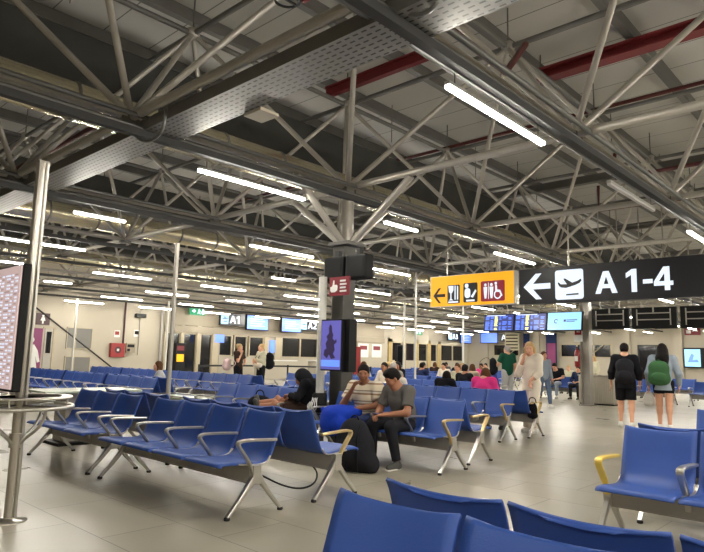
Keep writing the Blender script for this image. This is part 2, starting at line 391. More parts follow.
# ------------------------------------------------------------------ space frame roof
P = 3.65; XN = 3.15; YN = 2.8; ZL = 3.98; ZU = 6.45
xs = [XN+P*i for i in range(-2, 13)]; ys = [YN+P*j for j in range(-3, 8)]
xu = [x_+P/2 for x_ in xs[:-1]]; yu = [y_+P/2 for y_ in ys[:-1]]
for y_ in ys: struct('roof_chord', MB().tube((X0, y_, ZL), (WX, y_, ZL), .05, n=10), 'tube')
for x_ in xs: struct('roof_chord', MB().tube((x_, Y0, ZL), (x_, WY, ZL), .052, n=12), 'tube')
for y_ in yu: struct('upper_roof_chord', MB().tube((X0, y_, ZU), (WX, y_, ZU), .045, n=6), 'tube_dark')
for x_ in xu: struct('upper_roof_chord', MB().tube((x_, Y0, ZU), (x_, WY, ZU), .045, n=6), 'tube_dark')
for y_ in yu:
    mb = MB()
    for x_ in xu:
        for sx_ in (-1, 1):
            for sy_ in (-1, 1):
                mb.tube((x_, y_, ZU), (x_+sx_*P/2, y_+sy_*P/2, ZL), .041, n=8, cap=False)
        mb.sphere((x_, y_, ZU), .12, 8)
    struct('roof_brace', mb, 'tube')
mb = MB()
for x_ in xs:
    for y_ in ys:
        mb.sphere((x_, y_, ZL), .085, 8); mb.box((x_-.13, y_-.05, ZL-.09), (x_+.13, y_+.05, ZL-.02))
struct('roof_node', mb, 'tube_dark')
# roof purlins (along X), rods up from the upper nodes
for i in range(21):
    y_ = -8+P/2*i+.35
    struct('roof_purlin', MB().box((X0, y_-.07, ZR-.22), (WX, y_+.07, ZR)), 'tube_dark')
mb = MB()
for y_ in yu:
    for x_ in xu:
        mb.tube((x_, y_, ZU), (x_, y_, ZR), .014, n=6)
        mb.tube((x_+P/2, y_+.3, ZU-.2), (x_+P/2, y_+.3, ZR), .011, n=5)
struct('roof_hanger', mb, 'tube_dark')
for x_, ya_, yb_, w_ in ((10.45, Y0, 4.95, .13), (8.35, 5.9, 8.6, .06)):   # red I-beams under the deck
    b_ = MB().box((x_-w_, ya_, ZR-.54), (x_+w_, yb_, ZR-.50)).box((x_-w_, ya_, ZR-.36), (x_+w_, yb_, ZR-.32)).box((x_-.02, ya_, ZR-.52), (x_+.02, yb_, ZR-.34))
    struct('roof_girder', b_, 'red_pipe')
for x_ in (17.7, 25, 32.3, 39.6):
    struct('roof_girder', MB().box((x_-.1, Y0, ZR-.5), (x_+.1, WY, ZR-.46)).box((x_-.02, Y0, ZR-.5), (x_+.02, WY, ZR-.25)), 'tube_dark')
# red sprinkler pipes
def redpipe(pts, r=.035, label='', ):
    tag(MB().path(pts, r).obj('sprinkler_pipe', 'red_dark'), label, 'pipe', 'red sprinkler pipes in the roof')
redpipe([(12.6, Y0+.1, 6.7), (12.6, 29.5, 6.7)], .045, 'dark red sprinkler pipe crossing the roof above the black gate sign')
redpipe([(4.8, 3.3, 5.0), (4.85, 3.3, 4.68), (6.1, 3.3, 4.65), (6.6, 3.3, 5.2)], .042, 'thick red pipe above the nearest bright tube lamp')
redpipe([(14.2, 4.9, 6.2), (14.2, 4.9, 5.6), (14.2, 1.2, 5.6)], .045, 'dark red pipe with an elbow drop right of the nearest bright lamp')
redpipe([(16.6, 6.2, 6.2), (16.6, 6.2, 5.5), (16.6, .5, 5.5)], .045, 'dark red pipe with an elbow drop farther behind the unlit lamp')
redpipe([(4.3, 9.9, 5.1), (4.3, 14.5, 5.1)], .07, 'dark red pipe high at the left edge of the roof')
# pump-like valve on red pipe near the top
v = thing('pipe_valve', 'dark red pipe valve with black hand wheel above the cable tray', 'valve', (4.1, 4.9, 5.5))
MB().tube((-.3, .0, 0), (.3, 0, 0), .09, n=14).tube((0, 0, 0), (0, 0, -.22), .05).tube((-.3, 0, 0), (-.26, 0, 0), .14).tube((.26, 0, 0), (.3, 0, 0), .14).obj('valve_body', 'red_pipe', v)
MB().path([(.14*cos(a*pi/8), .14*sin(a*pi/8), -.25) for a in range(16)], .015, closed=True).box((-.13, -.01, -.26), (.13, .01, -.24)).obj('hand_wheel', 'black', v)

# services along each lower chord row: dark channel and conduits
nm = {0: 'nearest roof row', 1: 'second roof row over the central column', 2: 'third roof row', 3: 'fourth roof row'}
for j, y_ in enumerate(ys[3:]):
    t = thing('cable_channel', 'dark cable channel with conduits along the %s' % nm.get(j, 'roof row number %d from the camera' % (j+1)), 'cable channel', (X0, y_, 3.62), 0, 'cable channels under the roof')
    L = WX-X0
    MB().box((0, -.16, .12), (L, -.07, .17)).box((0, -.16, .17), (L, -.15, .20)).box((0, -.08, .17), (L, -.07, .20)).obj('channel', 'steel_dark', t)
    for n_, (dy, dz, r_) in enumerate([(-.12, .225, .025), (.10, .27, .03), (.16, .33, .04), (-.20, .33, .03)] if j < 3 else [(.11, .20, .03)]):
        MB().tube((0, dy, dz), (L, dy, dz), r_, n=8).obj('conduit', 'conduit', t)
# loop of flexible hose at the first node
tag(MB().path(smooth_pts([(3.2, 6.55, 3.95), (3.2, 6.40, 3.74), (3.2, 6.15, 3.62), (3.2, 5.90, 3.63), (3.2, 5.78, 3.72), (3.2, 5.78, 3.96)], 3), .018, 10).obj('flexible_conduit', 'conduit'),
    'grey flexible conduit loop hanging below the nearest left roof node', 'conduit')
tag(MB().path(smooth_pts([(3.35, 2.72, 4.05), (3.35, 2.66, 3.88), (3.35, 2.50, 3.79), (3.35, 2.36, 3.80), (3.35, 2.30, 3.95)], 3), .018, 10).obj('flexible_conduit', 'conduit'),
    'grey flexible conduit loop under the tray at the top of the photo', 'conduit')
# perforated cable tray along Y
t = thing('cable_tray', 'wide perforated grey cable tray running under the nearest steel tube', 'cable tray', (3.475, 0, 3.83))
MB().box((-.225, Y0+1, 0), (.225, 20, .006)).obj('tray_floor', 'tray', t)
for s_ in (-1, 1): MB().box((s_*.225, Y0+1, 0), (s_*.228, 20, .13)).box((s_*.225, Y0+1, .125), (s_*.21, 20, .13)).obj('tray_side', 'tube_dark', t)
t = thing('support_bracket', 'small pale bracket at the end of the tray strut', 'bracket', (3.85, 4.9, 3.83))
MB().box((-.16, -.14, -.035), (.08, .14, .0)).obj('bracket_plate', 'wall', t)
# clamp on nearest tube at the left pole
t = thing('tube_clamp', 'steel clamp around the nearest roof tube above the left pole', 'clamp', (3.15, 9.0, ZL))
MB().tube((0, -.06, 0), (0, .06, 0), .1, n=14).obj('clamp_ring', 'tube', t); MB().box((-.05, -.05, -.2), (.05, .05, -.08)).obj('clamp_lug', 'tube', t)

# ducts along X
def duct(y_, z_, r_, lab, x0=X0+.3, x1=WX-2):
    t = thing('round_duct', lab, 'duct', (0, y_, z_))
    MB().tube((x0, 0, 0), (x1, 0, 0), r_, n=28).obj('duct_shell', 'spiral', t)
    x_ = x0+.6
    mb = MB()
    while x_ < x1:
        MB().tube((x_-.02, 0, 0), (x_+.02, 0, 0), r_+.012, n=28).obj('hoop_band', 'tube_dark', t) if x_ < 13 else mb.tube((x_-.02, 0, 0), (x_+.02, 0, 0), r_+.012, n=16)
        x_ += 1.22
    o = mb.obj('distant_hoop_bands', 'tube_dark', t); o['kind'] = 'stuff'
    return t
duct(8.35, 4.73, .27, 'shiny brass-toned round duct running behind the nearest lit row')
duct(15.65, 4.75, .27, 'shiny round duct farther back above the left seating')
duct(22.95, 4.75, .27, 'distant round duct nearest the gate wall')
def bigduct(y_, z0_, z1_, lab):
    t = thing('insulated_duct', lab, 'duct', (0, y_, 0))
    mb = MB().box((X0+.2, -.32, z0_), (WX-3, .32, z1_)); mb.obj('duct_shell', 'duct', t, bevel=.05)
bigduct(9.55, 5.35, 6.25, 'large dark insulated duct above the brass-toned round duct')
bigduct(16.9, 5.35, 6.25, 'large dark insulated duct in the middle of the roof')
bigduct(24.2, 5.35, 6.25, 'large dark insulated duct close to the gate wall')

# ------------------------------------------------------------------ lamps
_lm = {}
def lamp_mesh(L, on):
    if (L, on) not in _lm:
        h = MB().box((0, -.026, .028), (L, .026, .06)).mesh('lamp_housing', 'housing')
        d = MB().box((.01, -.024, .0), (L-.01, .024, .028)).mesh('lamp_diffuser', 'lamp_on' if on else 'lamp_off')
        r_ = MB().tube((0, 0, .055), (0, 0, .37), .007, n=6).mesh('lamp_rod', 'tube_dark')
        _lm[(L, on)] = (h, d, r_)
    return _lm[(L, on)]
short = {(0, 2), (1, 1), (1, 5), (1, 6), (2, 3), (4, 2), (5, 5)}
near_lab = {(0, 0): 'brightest long tube lamp at the top, nearest to the camera', (0, 1): 'long lit tube lamp left of the central column under the second roof row',
 (0, 2): 'short lit tube lamp above the left standing pole', (0, 3): 'long lit tube lamp cut by the left edge behind the pole', (0, 4): 'lit tube lamp just above the tilted departures screen at the left edge',
 (1, 0): 'unlit pale tube lamp above the black gate sign', (1, 1): 'short lit tube lamp right of the central column above the yellow sign', (1, 2): 'long lit tube lamp directly left of the central column head',
 (2, 0): 'lit tube lamp at the right edge above the black sign', (2, 1): 'long lit tube lamp touching the gap between yellow and black signs', (2, 2): 'long lit tube lamp right beside the central column head',
 (1, 4): 'long lit tube lamp left of the thin pole, above the far wall door', (2, 4): 'long lit tube lamp right above the green exit sign', (1, 3): 'long lit tube lamp behind the thin pole on the left'}
for i in range(-2, 12):
    for j in range(-2, 8):
        if i < 0 and j > 0: continue
        if (i, j) == (-1, 0): continue
        if (i, j) in ((1, 3), (0, 5), (0, 6), (0, 7), (3, 0), (4, 0), (4, 1), (5, 0), (1, 7)): continue
        if i >= 3 and (i*3+j*5) % 7 == 0: continue
        L = .90 if (i, j) in short else 1.80
        on = (i, j) != (1, 0)
        x_ = 4.07+P*i; y_ = YN+P*j-(.05 if j == 0 else 0)
        if x_+L > WX-1: continue
        lab = near_lab.get((i, j))
        if not lab:
            lab = 'small distant lit tube lamp in the far part of the roof' if hypot(x_, y_) > 26 else \
                  'lit tube lamp under roof row %d, %s along that row from the left' % (j+1, ['first', 'second', 'third', 'fourth', 'fifth', 'sixth', 'seventh', 'eighth', 'ninth', 'tenth', 'eleventh', 'twelfth'][i])
            if i < 0 or j < 0: lab = 'lit tube lamp outside the photo near the camera'  # unseen lamps continuing the grid, added to light the camera-side seat fronts
        t = thing('tube_lamp', lab, 'lamp', (x_, y_, 3.57), 0, 'linear tube lamps under the roof')
        h, d, r_ = lamp_mesh(L, on)
        inst('housing', h, t); inst('diffuser', d, t)
        inst('hanger_rod', r_, t, (.12, -.03 if False else 0, 0)); inst('hanger_rod', r_, t, (L-.12, 0, 0))

# ------------------------------------------------------------------ central column, poles
t = thing('steel_column', 'dark grey central steel column carrying the roof node', 'column', (6.8, 6.45, 0))
MB().box((-.13, -.08, .03), (.13, .17, 3.03)).obj('column_shaft', 'clad', t, bevel=.01)
MB().box((-.25, -.25, 0), (.25, .25, .03)).obj('base_plate', 'beam', t)
MB().tube((0, 0, 3.06), (0, 0, ZL), .10, n=16).obj('column_neck', 'tube', t)
MB().box((-.2, -.2, 3.03), (.2, .2, 3.08)).obj('head_plate', 'tube_dark', t)
for dx, dy in ((1.1, 0), (-1.1, 0), (0, 1.25), (0, -1.25)):
    MB().tube((dx*.1, dy*.1, 3.08), (dx, dy, ZL-.05), .055, n=12).obj('strut', 'tube', t)
# boxes on column
for dy, lab in ((.16, 'black loudspeaker box on the left side of the column head'), (-.28, 'black loudspeaker box on the right side of the column head')):
    t = thing('loudspeaker', lab, 'loudspeaker', (6.50, 6.18+dy, 2.44))
    MB().box((-.10, -.20, 0), (.10, .20, .36)).obj('cabinet', 'black', t, bevel=.03)
    MB().box((-.108, -.16, .04), (-.098, .16, .32)).obj('grille', 'black', t)
    MB().box((-.02, -.03 if dy > 0 else -.02, .36), (.06, .04, .46)).obj('mount', 'steel_dark', t)
# right-hand column
t = thing('steel_column', 'grey steel H column beside the ribbed stainless bin, right of the screens', 'column', (19.5, 7.82, 0))
MB().box((-.02, -.14, 0), (.02, .14, ZL)).box((-.14, -.15, 0), (.14, -.13, ZL)).box((-.14, .13, 0), (.14, .15, ZL)).obj('column_shaft', 'tube', t)
MB().box((-.2, -.2, 0), (.2, .2, .03)).obj('base_plate', 'beam', t)
t = thing('fire_sign', 'white and red fire equipment sign on the right-hand column', 'sign', (19.33, 8.0, 2.0))
MB().box((-.01, -.14, 0), (0, .14, .62)).obj('sign_plate', 'white', t)
MB().box((-.016, -.11, .22), (-.009, .11, .57)).obj('red_field', 'red', t)
MB().box((-.02, -.05, .3), (-.015, -.02, .5)).box((-.02, .0, .3), (-.015, .04, .38)).obj('pictogram', 'white', t)
t = thing('fire_extinguisher', 'red fire extinguisher hung on the right-hand column', 'fire extinguisher', (19.22, 8.0, 1.2))
MB().lathe([(.06, 0), (.085, .02), (.085, .42), (.07, .5), (.03, .55), (.025, .60)], n=18).obj('cylinder', 'red', t)
MB().box((-.05, -.02, .60), (.06, .02, .64)).path(smooth_pts([(.03, .03, .6), (.1, .08, .5), (.09, .09, .2)], 2), .012).obj('valve_and_hose', 'black', t)
MB().box((-.088, -.05, .18), (-.084, .05, .34)).obj('paper_label', 'white', t)

def thin_pole(x_, y_, h_, r_, lab, m='pole_paint', base=True):
    t = thing('service_pole', lab, 'pole', (x_, y_, 0))
    MB().tube((0, 0, 0), (0, 0, h_), r_, n=14).obj('pole_shaft', m, t)
    if base: MB().lathe([(r_*2.2, 0), (r_*2.2, .012), (r_*1.1, .02)], n=16).obj('base_flange', m, t)
    return t
thin_pole(5.25, 8.80, 3.10, .036, 'slim steel pole rising from between the left benches to the roof', 'tube')
thin_pole(14.6, 10.94, 3.9, .032, 'slim pale pole standing behind the man in grey, left of the yellow sign')
thin_pole(21.9, 17.05, 3.9, .05, 'thin distant white pole behind the fire extinguisher stand')
thin_pole(24.5, 15.6, 3.9, .05, 'thin distant white pole just left of the yellow sign')
thin_pole(12.0, 28.5, 3.9, .04, 'thin pole in front of the wall window at far left')
thin_pole(15.9, 27.1, 3.9, .05, 'thin pole at the left edge of the gate doors')
thin_pole(36.0, 14.2, 3.9, .06, 'thin grey pole between the two walkers against the right wall')
# left standing table built round a pole
t = thing('standing_table', 'round stainless ring table around the pole at the left edge', 'table', (1.82, 5.23, 0))
MB().tube((0, 0, 0), (0, 0, 2.84), .036, n=16).obj('pole_shaft', 'stainless', t)
MB().tube((.032, -.032, .02), (.032, -.032, 2.84), .014, n=10).obj('conduit', 'alu', t)
MB().box((-.03, -.03, 2.02), (.05, .04, 2.86)).obj('upper_channel', 'beam', t)
MB().lathe([(.13, 0), (.13, .008), (.06, .014), (.05, .03)], n=24).obj('base_flange', 'stainless', t)
MB().path([(.385*cos(a*pi/24), .385*sin(a*pi/24), .865) for a in range(48)], .016, 8, closed=True).obj('ring_rail', 'alu', t)
MB().path([(.35*cos(a*pi/24), .35*sin(a*pi/24), .935) for a in range(48)], 0, flat=(.045, .008), up=(0, 0, 1), closed=True) if False else MB().lathe([(.30, .93), (.38, .93), (.385, .935), (.38, .945), (.30, .945), (.30, .93)], n=40).obj('table_top', 'stainless', t)
for a in range(4):
    an = a*pi/2+.5; c_, s_ = cos(an), sin(an)
    MB().path(smooth_pts([(.04*c_, .04*s_, .58), (.08*c_, .08*s_, .62), (.22*c_, .22*s_, .72), (.26*c_, .26*s_, .86)], 2), .012).obj('bracket', 'alu', t)
    MB().tube((.03*c_, .03*s_, .865), (.38*c_, .38*s_, .865), .010).obj('spoke', 'alu', t)
MB().tube((0, 0, .55), (0, 0, .66), .05, n=16).obj('collar', 'stainless', t)

# left departures screen
t = thing('departures_screen', 'tall pinkish departures screen in a black case at the left edge', 'screen', (1.70, 5.13, 1.0))
MB().box((.012, -.03, -.02), (.075, .62, .98)).obj('case', 'black', t, bevel=.01)
MB().box((.0, -.01, .0), (.013, .6, .965)).obj('display', 'scr_pink', t)
mb = MB(); mw = MB()
for rw in range(34):
    z_ = .03+rw*.026
    for y_, w_ in ((.03, .07), (.13, .05), (.2, .11), (.34, .06), (.42, .13)):
        (mw if (rw+int(y_*100)) % 3 else mb).box((-.003, y_, z_), (.001, y_+w_*random.uniform(.6, 1), z_+.011))
mb.obj('dark_text_rows', 'scr_pink_text', t)['kind'] = 'stuff'; mw.obj('light_text_rows', 'scr_text', t)['kind'] = 'stuff'
MB().tube((.07, .1, .5), (.12, .1, .5), .015).obj('mount_arm', 'alu', t)

# charging pole
t = thing('charging_pole', 'white round charging pole with black socket box beside the central column', 'charging pole', (6.36, 6.50, 0))
MB().tube((0, 0, .78), (0, 0, 2.5), .062, n=24).obj('upper_pole', 'pole_paint', t)
MB().lathe([(.09, .50), (.11, .52), (.11, .76), (.09, .79)], n=24).obj('socket_box', 'black', t)
MB().tube((0, 0, 0), (0, 0, .50), .075, n=20).lathe([(.16, 0), (.16, .015), (.09, .03)], n=20).obj('lower_pole', 'tube_dark', t)
MB().lathe([(.20, .485), (.21, .49), (.21, .50), (.20, .51)], n=28).obj('shelf', 'black', t)
for q in range(4):
    mb = MB().path(smooth_pts([(-.10, -.05+.03*q, .72), (-.16, -.10+.03*q, .68), (-.17, -.12+.06*q, .56), (-.15, .02+.03*q, .52), (-.17, .09-.03*q, .60), (-.15, .04-.02*q, .66)], 3), .007, 6)
    tag(mb.obj('charging_cable', 'white'), 'white charging cable dangling from the black socket box, %s' % ['nearest the striped shirt man', 'second from right', 'second from left', 'nearest the hooded person'][q], 'cable', 'charging cables on the socket box').location = (6.36, 6.50, 0)
# advert screen
t = thing('advert_screen', 'tall violet advertising screen on the central column', 'screen', (6.12, 6.06, 1.14))
MB().box((.0, -.205, -.02), (.07, .205, .70)).obj('case', 'black', t, bevel=.008)
MB().box((.07, -.285, -.03), (.22, -.15, .70)).obj('rear_cabinet', 'black', t)
MB().box((-.006, -.19, .0), (.001, .19, .68)).obj('display', 'scr_violet', t)
Tn = lambda u, v_, w: (-.008-w, -u, v_)
MB().poly([(u_q*.85, .2+v_q*.9-.02) for u_q, v_q in [(-.16, .02), (-.14, .10), (-.09, .12), (-.12, .20), (-.07, .26), (-.10, .31), (-.04, .36), (-.05, .44), (-.02, .50), (.02, .47), (.03, .38), (.06, .33), (.04, .28), (.09, .24), (.13, .27), (.14, .22), (.08, .18), (.10, .10), (.06, .04), (.12, -.02), (.02, -.04), (-.03, .03), (-.08, -.03)]], 0, .002, Tn).obj('dark_figure', 'scr_violet_dark', t)
MB().box((-.009, -.18, .04), (-.006, .18, .13)).obj('blue_strip', 'scr_blue', t)
# red sign
t = thing('info_sign', 'maroon sign with white hand pictogram and text on the central column', 'sign', (6.25, 6.10, 2.19))
MB().box((0, -.235, 0), (.03, .155, .27)).obj('sign_plate', 'maroon', t)
mb = MB()
Tn = lambda u, v_, w: (-.004-w, -u*.8-.04, v_*.82)
mb.poly([(-.21, .09), (-.21, .16), (-.17, .16), (-.15, .20), (-.14, .27), (-.11, .27), (-.11, .19), (-.05, .19), (-.03, .16), (-.04, .09), (-.1, .06), (-.18, .06)], 0, .004, Tn)
for q in range(4): mb.poly([(.03, .06+q*.06), (.19-.02*(q % 2), .06+q*.06), (.19-.02*(q % 2), .09+q*.06), (.03, .09+q*.06)], 0, .004, Tn)
mb.obj('pictogram', 'white', t)
MB().box((.03, -.03, .1), (.2, .03, .2)).obj('bracket', 'steel_dark', t)

# ------------------------------------------------------------------ hanging wayfinding signs
SX = 11.25
def P2(o):  # local: u to the right of camera (-Y), v up
    return lambda u, v_, w: (-w, -u, v_)
# black sign
t = thing('gate_sign', 'long black hanging sign with white arrow, plane symbol and A 1-4', 'sign', (SX, 5.84, 2.45))
L = 4.9
MB().box((0, -L, 0), (.16, 0, .705)).obj('sign_box', 'sign_black', t)
T = P2(t)
mb = MB()   # arrow
th = .055
ar = [(.10, .345), (.36, .60), (.48, .60), (.30, .40), (.66, .40), (.66, .29), (.30, .29), (.48, .09), (.36, .09)]
mb.poly(ar, .001, .008, T); mb.obj('arrow', 'sign_white', t)
def rrect(x0, y0, x1, y1, r_, n=5):
    pts = []
    for cx, cy, a0 in ((x1-r_, y1-r_, 0), (x0+r_, y1-r_, 90), (x0+r_, y0+r_, 180), (x1-r_, y0+r_, 270)):
        pts += [(cx+r_*cos(radians(a0+90*i/n)), cy+r_*sin(radians(a0+90*i/n))) for i in range(n+1)]
    return pts
MB().poly(rrect(.76, .06, 1.31, .63, .05), .001, .008, T).obj('plane_panel', 'sign_white', t)
pl = [(.86, .31), (.90, .31), (.96, .35), (1.10, .345), (.95, .46), (1.0, .47), (1.19, .36), (1.27, .385), (1.315, .42), (1.31, .45), (1.27, .455), (1.20, .43), (1.12, .405)]
T3 = lambda u, v_, w: T(u-.045, v_-.01, w)
mb = MB().poly([(.86, .43), (.885, .43), (.93, .385), (1.02, .365), (.955, .475), (.99, .475), (1.14, .345), (1.25, .33), (1.305, .37), (1.31, .415), (1.27, .42), (1.20, .40), (1.08, .40), (.95, .335), (.90, .345)][:0] or [(.855, .40), (.88, .405), (.92, .365), (1.04, .36), (.97, .47), (1.005, .475), (1.145, .385), (1.25, .415), (1.31, .45), (1.325, .42), (1.29, .375), (1.20, .335), (1.02, .29), (.92, .305), (.88, .34)], .009, .014, T3)
mb.poly([(1.02, .145), (1.26, .15), (1.26, .18), (1.02, .172)], .009, .014, T3)
mb.obj('plane_symbol', 'sign_black', t)
for body, u in (('A', 1.53), ('1', 2.08), ('-', 2.365), ('4', 2.545)):
    text(body, .57, 'sign_white', t, face_negx(-.008, -u, .135), .014)
for q, u in enumerate((1.0, 3.9)):
    MB().tube((.08, -u, .7), (.08, -u, ZL-2.45), .015).obj('hanger_rod', 'tube', t)
# yellow sign
t = thing('amenities_sign', 'yellow hanging sign with black arrow and restaurant, nursery and toilet symbols', 'sign', (SX, 8.02, 2.45))
MB().box((0, -2.08, .03), (.16, 0, .715)).obj('sign_box', ['alu'], t)
MB().box((-.004, -2.06, .04), (.001, -.01, .705)).obj('lit_face', 'sign_yellow', t)
MB().poly([(.08, .28), (.23, .45), (.29, .45), (.18, .315), (.40, .315), (.40, .245), (.18, .245), (.29, .11), (.23, .11)], .005, .01, T).obj('arrow', 'sign_dark', t)
mb = MB().poly(rrect(.46, .09, .78, .50, .03), .005, .009, T).poly(rrect(.87, .10, 1.22, .52, .03), .005, .009, T); mb.obj('symbol_panel', 'sign_black', t)
MB().poly(rrect(1.30, .10, 1.86, .53, .03), .005, .009, T).obj('toilet_panel', 'sign_red_lit', t)
mb = MB()
def disc(cx, cy, r_, n=14): return [(cx+r_*cos(2*pi*i/n), cy+r_*sin(2*pi*i/n)) for i in range(n)]
T2 = lambda u, v_, w: T(u*1.02+.005+(.02 if u > 1.25 else 0), (v_-.3)*1.1+.305, w)
mb.poly([(.47, .46), (.60, .46), (.60, .37), (.565, .32), (.55, .31), (.55, .20), (.60, .17), (.48, .17), (.525, .20), (.525, .31), (.49, .34)], .01, .013, T2)
mb.poly([(.63, .46), (.655, .46), (.655, .18), (.63, .18)], .01, .013, T2).poly([(.69, .46), (.72, .44), (.72, .18), (.69, .18)], .01, .013, T2)
mb.poly([(.47, .12), (.72, .12), (.72, .15), (.47, .15)], .01, .013, T2)
mb.obj('cup_symbol', 'sign_white', t); mb = MB()
mb.poly(disc(.93, .44, .045), .01, .013, T2).poly(rrect(.88, .20, 1.02, .39, .06), .01, .013, T2).poly([(1.03, .22), (1.14, .36), (1.17, .33), (1.08, .2)], .01, .013, T2).poly([(.92, .13), (1.12, .13), (1.12, .165), (.92, .165)], .01, .013, T2)
mb.obj('nursery_symbol', 'sign_white', t); mb = MB()
for u in (1.36, 1.50):
    mb.poly(disc(u, .43, .03), .01, .013, T2).poly([(u-.045, .39), (u+.045, .39), (u+.035, .28), (u+.02, .17), (u-.02, .17), (u-.035, .28)], .01, .013, T2)
mb.poly([(1.425, .16), (1.437, .16), (1.437, .47), (1.425, .47)], .01, .013, T2)
mb.poly(disc(1.60, .45, .028), .01, .013, T2).poly([(1.585, .42), (1.625, .42), (1.63, .33), (1.70, .32), (1.75, .21), (1.72, .20), (1.68, .28), (1.59, .29)], .01, .013, T2)
mb.poly([(1.64+.085*cos(a), .235+.085*sin(a)) for a in np.linspace(2.2, 6.0, 12)]+[(1.64+.06*cos(a), .235+.06*sin(a)) for a in np.linspace(6.0, 2.2, 12)], .01, .013, T2)
mb.obj('toilet_symbols', 'sign_white', t)
text('toilet', .05, 'sign_white', t, face_negx(-.01, -1.3, .05)) if False else None
for u in (.4, 1.7): MB().tube((.08, -u, .7), (.08, -u, ZL-2.45), .015).obj('hanger_rod', 'tube', t)

# flight information screens
fx = 18.6
info = [('first hanging flight screen with blue and yellow rows, left of three', 11.02, 'rows'), ('middle hanging flight screen with blue and yellow rows', 9.87, 'rows'), ('pale blue hanging screen with small emblem, right of three', 8.72, 'logo')]
for lab, ya, kind in info:
    t = thing('flight_screen', lab, 'screen', (fx, ya, 2.33), 0, 'hanging flight information screens')
    t.rotation_euler = (0, radians(10), 0)
    MB().box((0, -1.13, 0), (.09, 0, .60)).obj('case', 'black', t)
    if kind == 'rows':
        MB().box((-.004, -1.10, .03), (.001, -.03, .57)).obj('display', 'scr_dkblue', t)
        mw = MB(); my = MB()
        for rw in range(11):
            z_ = .045+rw*.045
            for a, w_ in ((.05, .17), (.25, .12), (.40, .13), (.58, .08), (.70, .18), (.92, .14)):
                tgt = my if a == .40 else mw
                if (rw*7+int(a*100)) % 9 and not (a > .5 and rw in (3, 7)): tgt.box((-.008, -a-w_*random.uniform(.7, 1), z_), (-.003, -a, z_+.026))
        mw.obj('blue_rows', 'scr_blue', t); my.obj('yellow_rows', 'scr_yellow', t)
        MB().box((-.008, -.8, .535), (-.003, -.1, .56)).obj('title_row', 'scr_text', t)
    else:
        MB().box((-.004, -1.11, .02), (.001, -.02, .58)).obj('display', 'scr_pale', t)
        mb = MB(); Tn = lambda u, v_, w: (-.004-w, -u, v_)
        an = np.linspace(.5, 5.2, 14)
        mb.poly([(.30+.07*cos(a), .3+.07*sin(a)) for a in an]+[(.30+.045*cos(a), .3+.045*sin(a)) for a in an[::-1]], 0, .003, Tn)
        mb.poly([(.55, .28), (.62, .28), (.62, .35), (.55, .35)], 0, .003, Tn).poly([(.64, .32), (.98, .32), (.98, .345), (.64, .345)], 0, .003, Tn).poly([(.64, .275), (.90, .275), (.90, .295), (.64, .295)], 0, .003, Tn)
        mb.obj('emblem', 'scr_dkblue', t)
    for u in (.3, .85): MB().tube((.05, -u, .58), (-.22, -u, 1.66), .016).obj('hanger_rod', 'tube', t)
struct('trim_7', MB().tube((18.40, 6.3, 4.0), (18.40, 13.9, 4.0), .035), 'tube')
# backs of a second set of hanging monitors on the right
for q, (ya, wd) in enumerate(((7.90, 1.2), (6.62, 1.3), (5.22, 1.5))):
    t = thing('monitor_back', 'black back of a hanging monitor bank, %s, above the walkers' % ['left', 'middle', 'right'][q], 'screen', (20.2, ya, 2.44), 0, 'hanging monitors seen from behind')
    MB().box((0, -wd, 0), (.12, 0, .66)).obj('case', 'black', t)
    a, b_ = -wd+.15, -.15
    MB().box((-.05, a, .46), (-.02, b_, .49)).box((-.05, a, .26), (-.02, b_, .29)).box((-.05, a, .1), (-.02, a+.03, .6)).box((-.05, b_-.03, .1), (-.02, b_, .6)).box((-.05, (a+b_)/2-.02, .50), (-.02, (a+b_)/2+.02, .66)).obj('bracket_frame', 'tube', t)
    for u in (.3, wd-.3): MB().tube((.02, -u, .62), (.02, -u, ZR-2.44), .02).obj('hanger_rod', 'tube', t)

# ------------------------------------------------------------------ wall fittings
def wallthing(name, lab, cat, x_, z_, g=None): return thing(name, lab, cat, (x_, WY-.001, z_), 0, g)
TW = lambda u, v_, w: (u, -w, v_)
t = wallthing('toilet_sign', 'dark maroon square sign with white woman figure above the purple panel', 'sign', 10.8, 2.5)
MB().box((0, -.03, 0), (.62, 0, .55)).obj('sign_plate', 'dark_maroon', t)
MB().poly(disc(.31, .42, .05), .03, .035, TW).poly([(.25, .36), (.37, .36), (.42, .2), (.35, .2), (.34, .06), (.28, .06), (.27, .2), (.20, .2)], .03, .035, TW).obj('woman_figure', 'white', t)
t = wallthing('wall_poster', 'purple wall board with a white human silhouette at far left', 'poster', 8.4, 0)
MB().box((0, -.04, 0), (2.75, 0, 2.34)).obj('panel_board', 'purple', t)
MB().poly(disc(2.25, 1.80, .16), .04, .05, TW).poly([(u_+.3, v_) for u_, v_ in [(1.78, 1.58), (2.12, 1.58), (2.3, 1.3), (2.42, .8), (2.3, .76), (2.2, 1.1), (2.3, .5), (2.2, .02), (1.75, .02), (1.65, .5), (1.7, 1.1), (1.6, .76), (1.5, .8), (1.6, 1.3)]], .04, .05, TW).obj('silhouette', 'white', t)
g = struct('door_1', MB().box((11.25, WY-.04, 0), (11.62, WY, 2.35)), 'grey_door')
MB().box((11.33, WY-.05, 1.2), (11.55, WY-.035, 2.2)).obj('door_pane', 'night', g)
MB().box((11.62, WY-.07, 0), (11.72, WY, 2.42)).box((11.17, WY-.07, 2.35), (11.72, WY, 2.42)).obj('door_frame', 'frame', g)
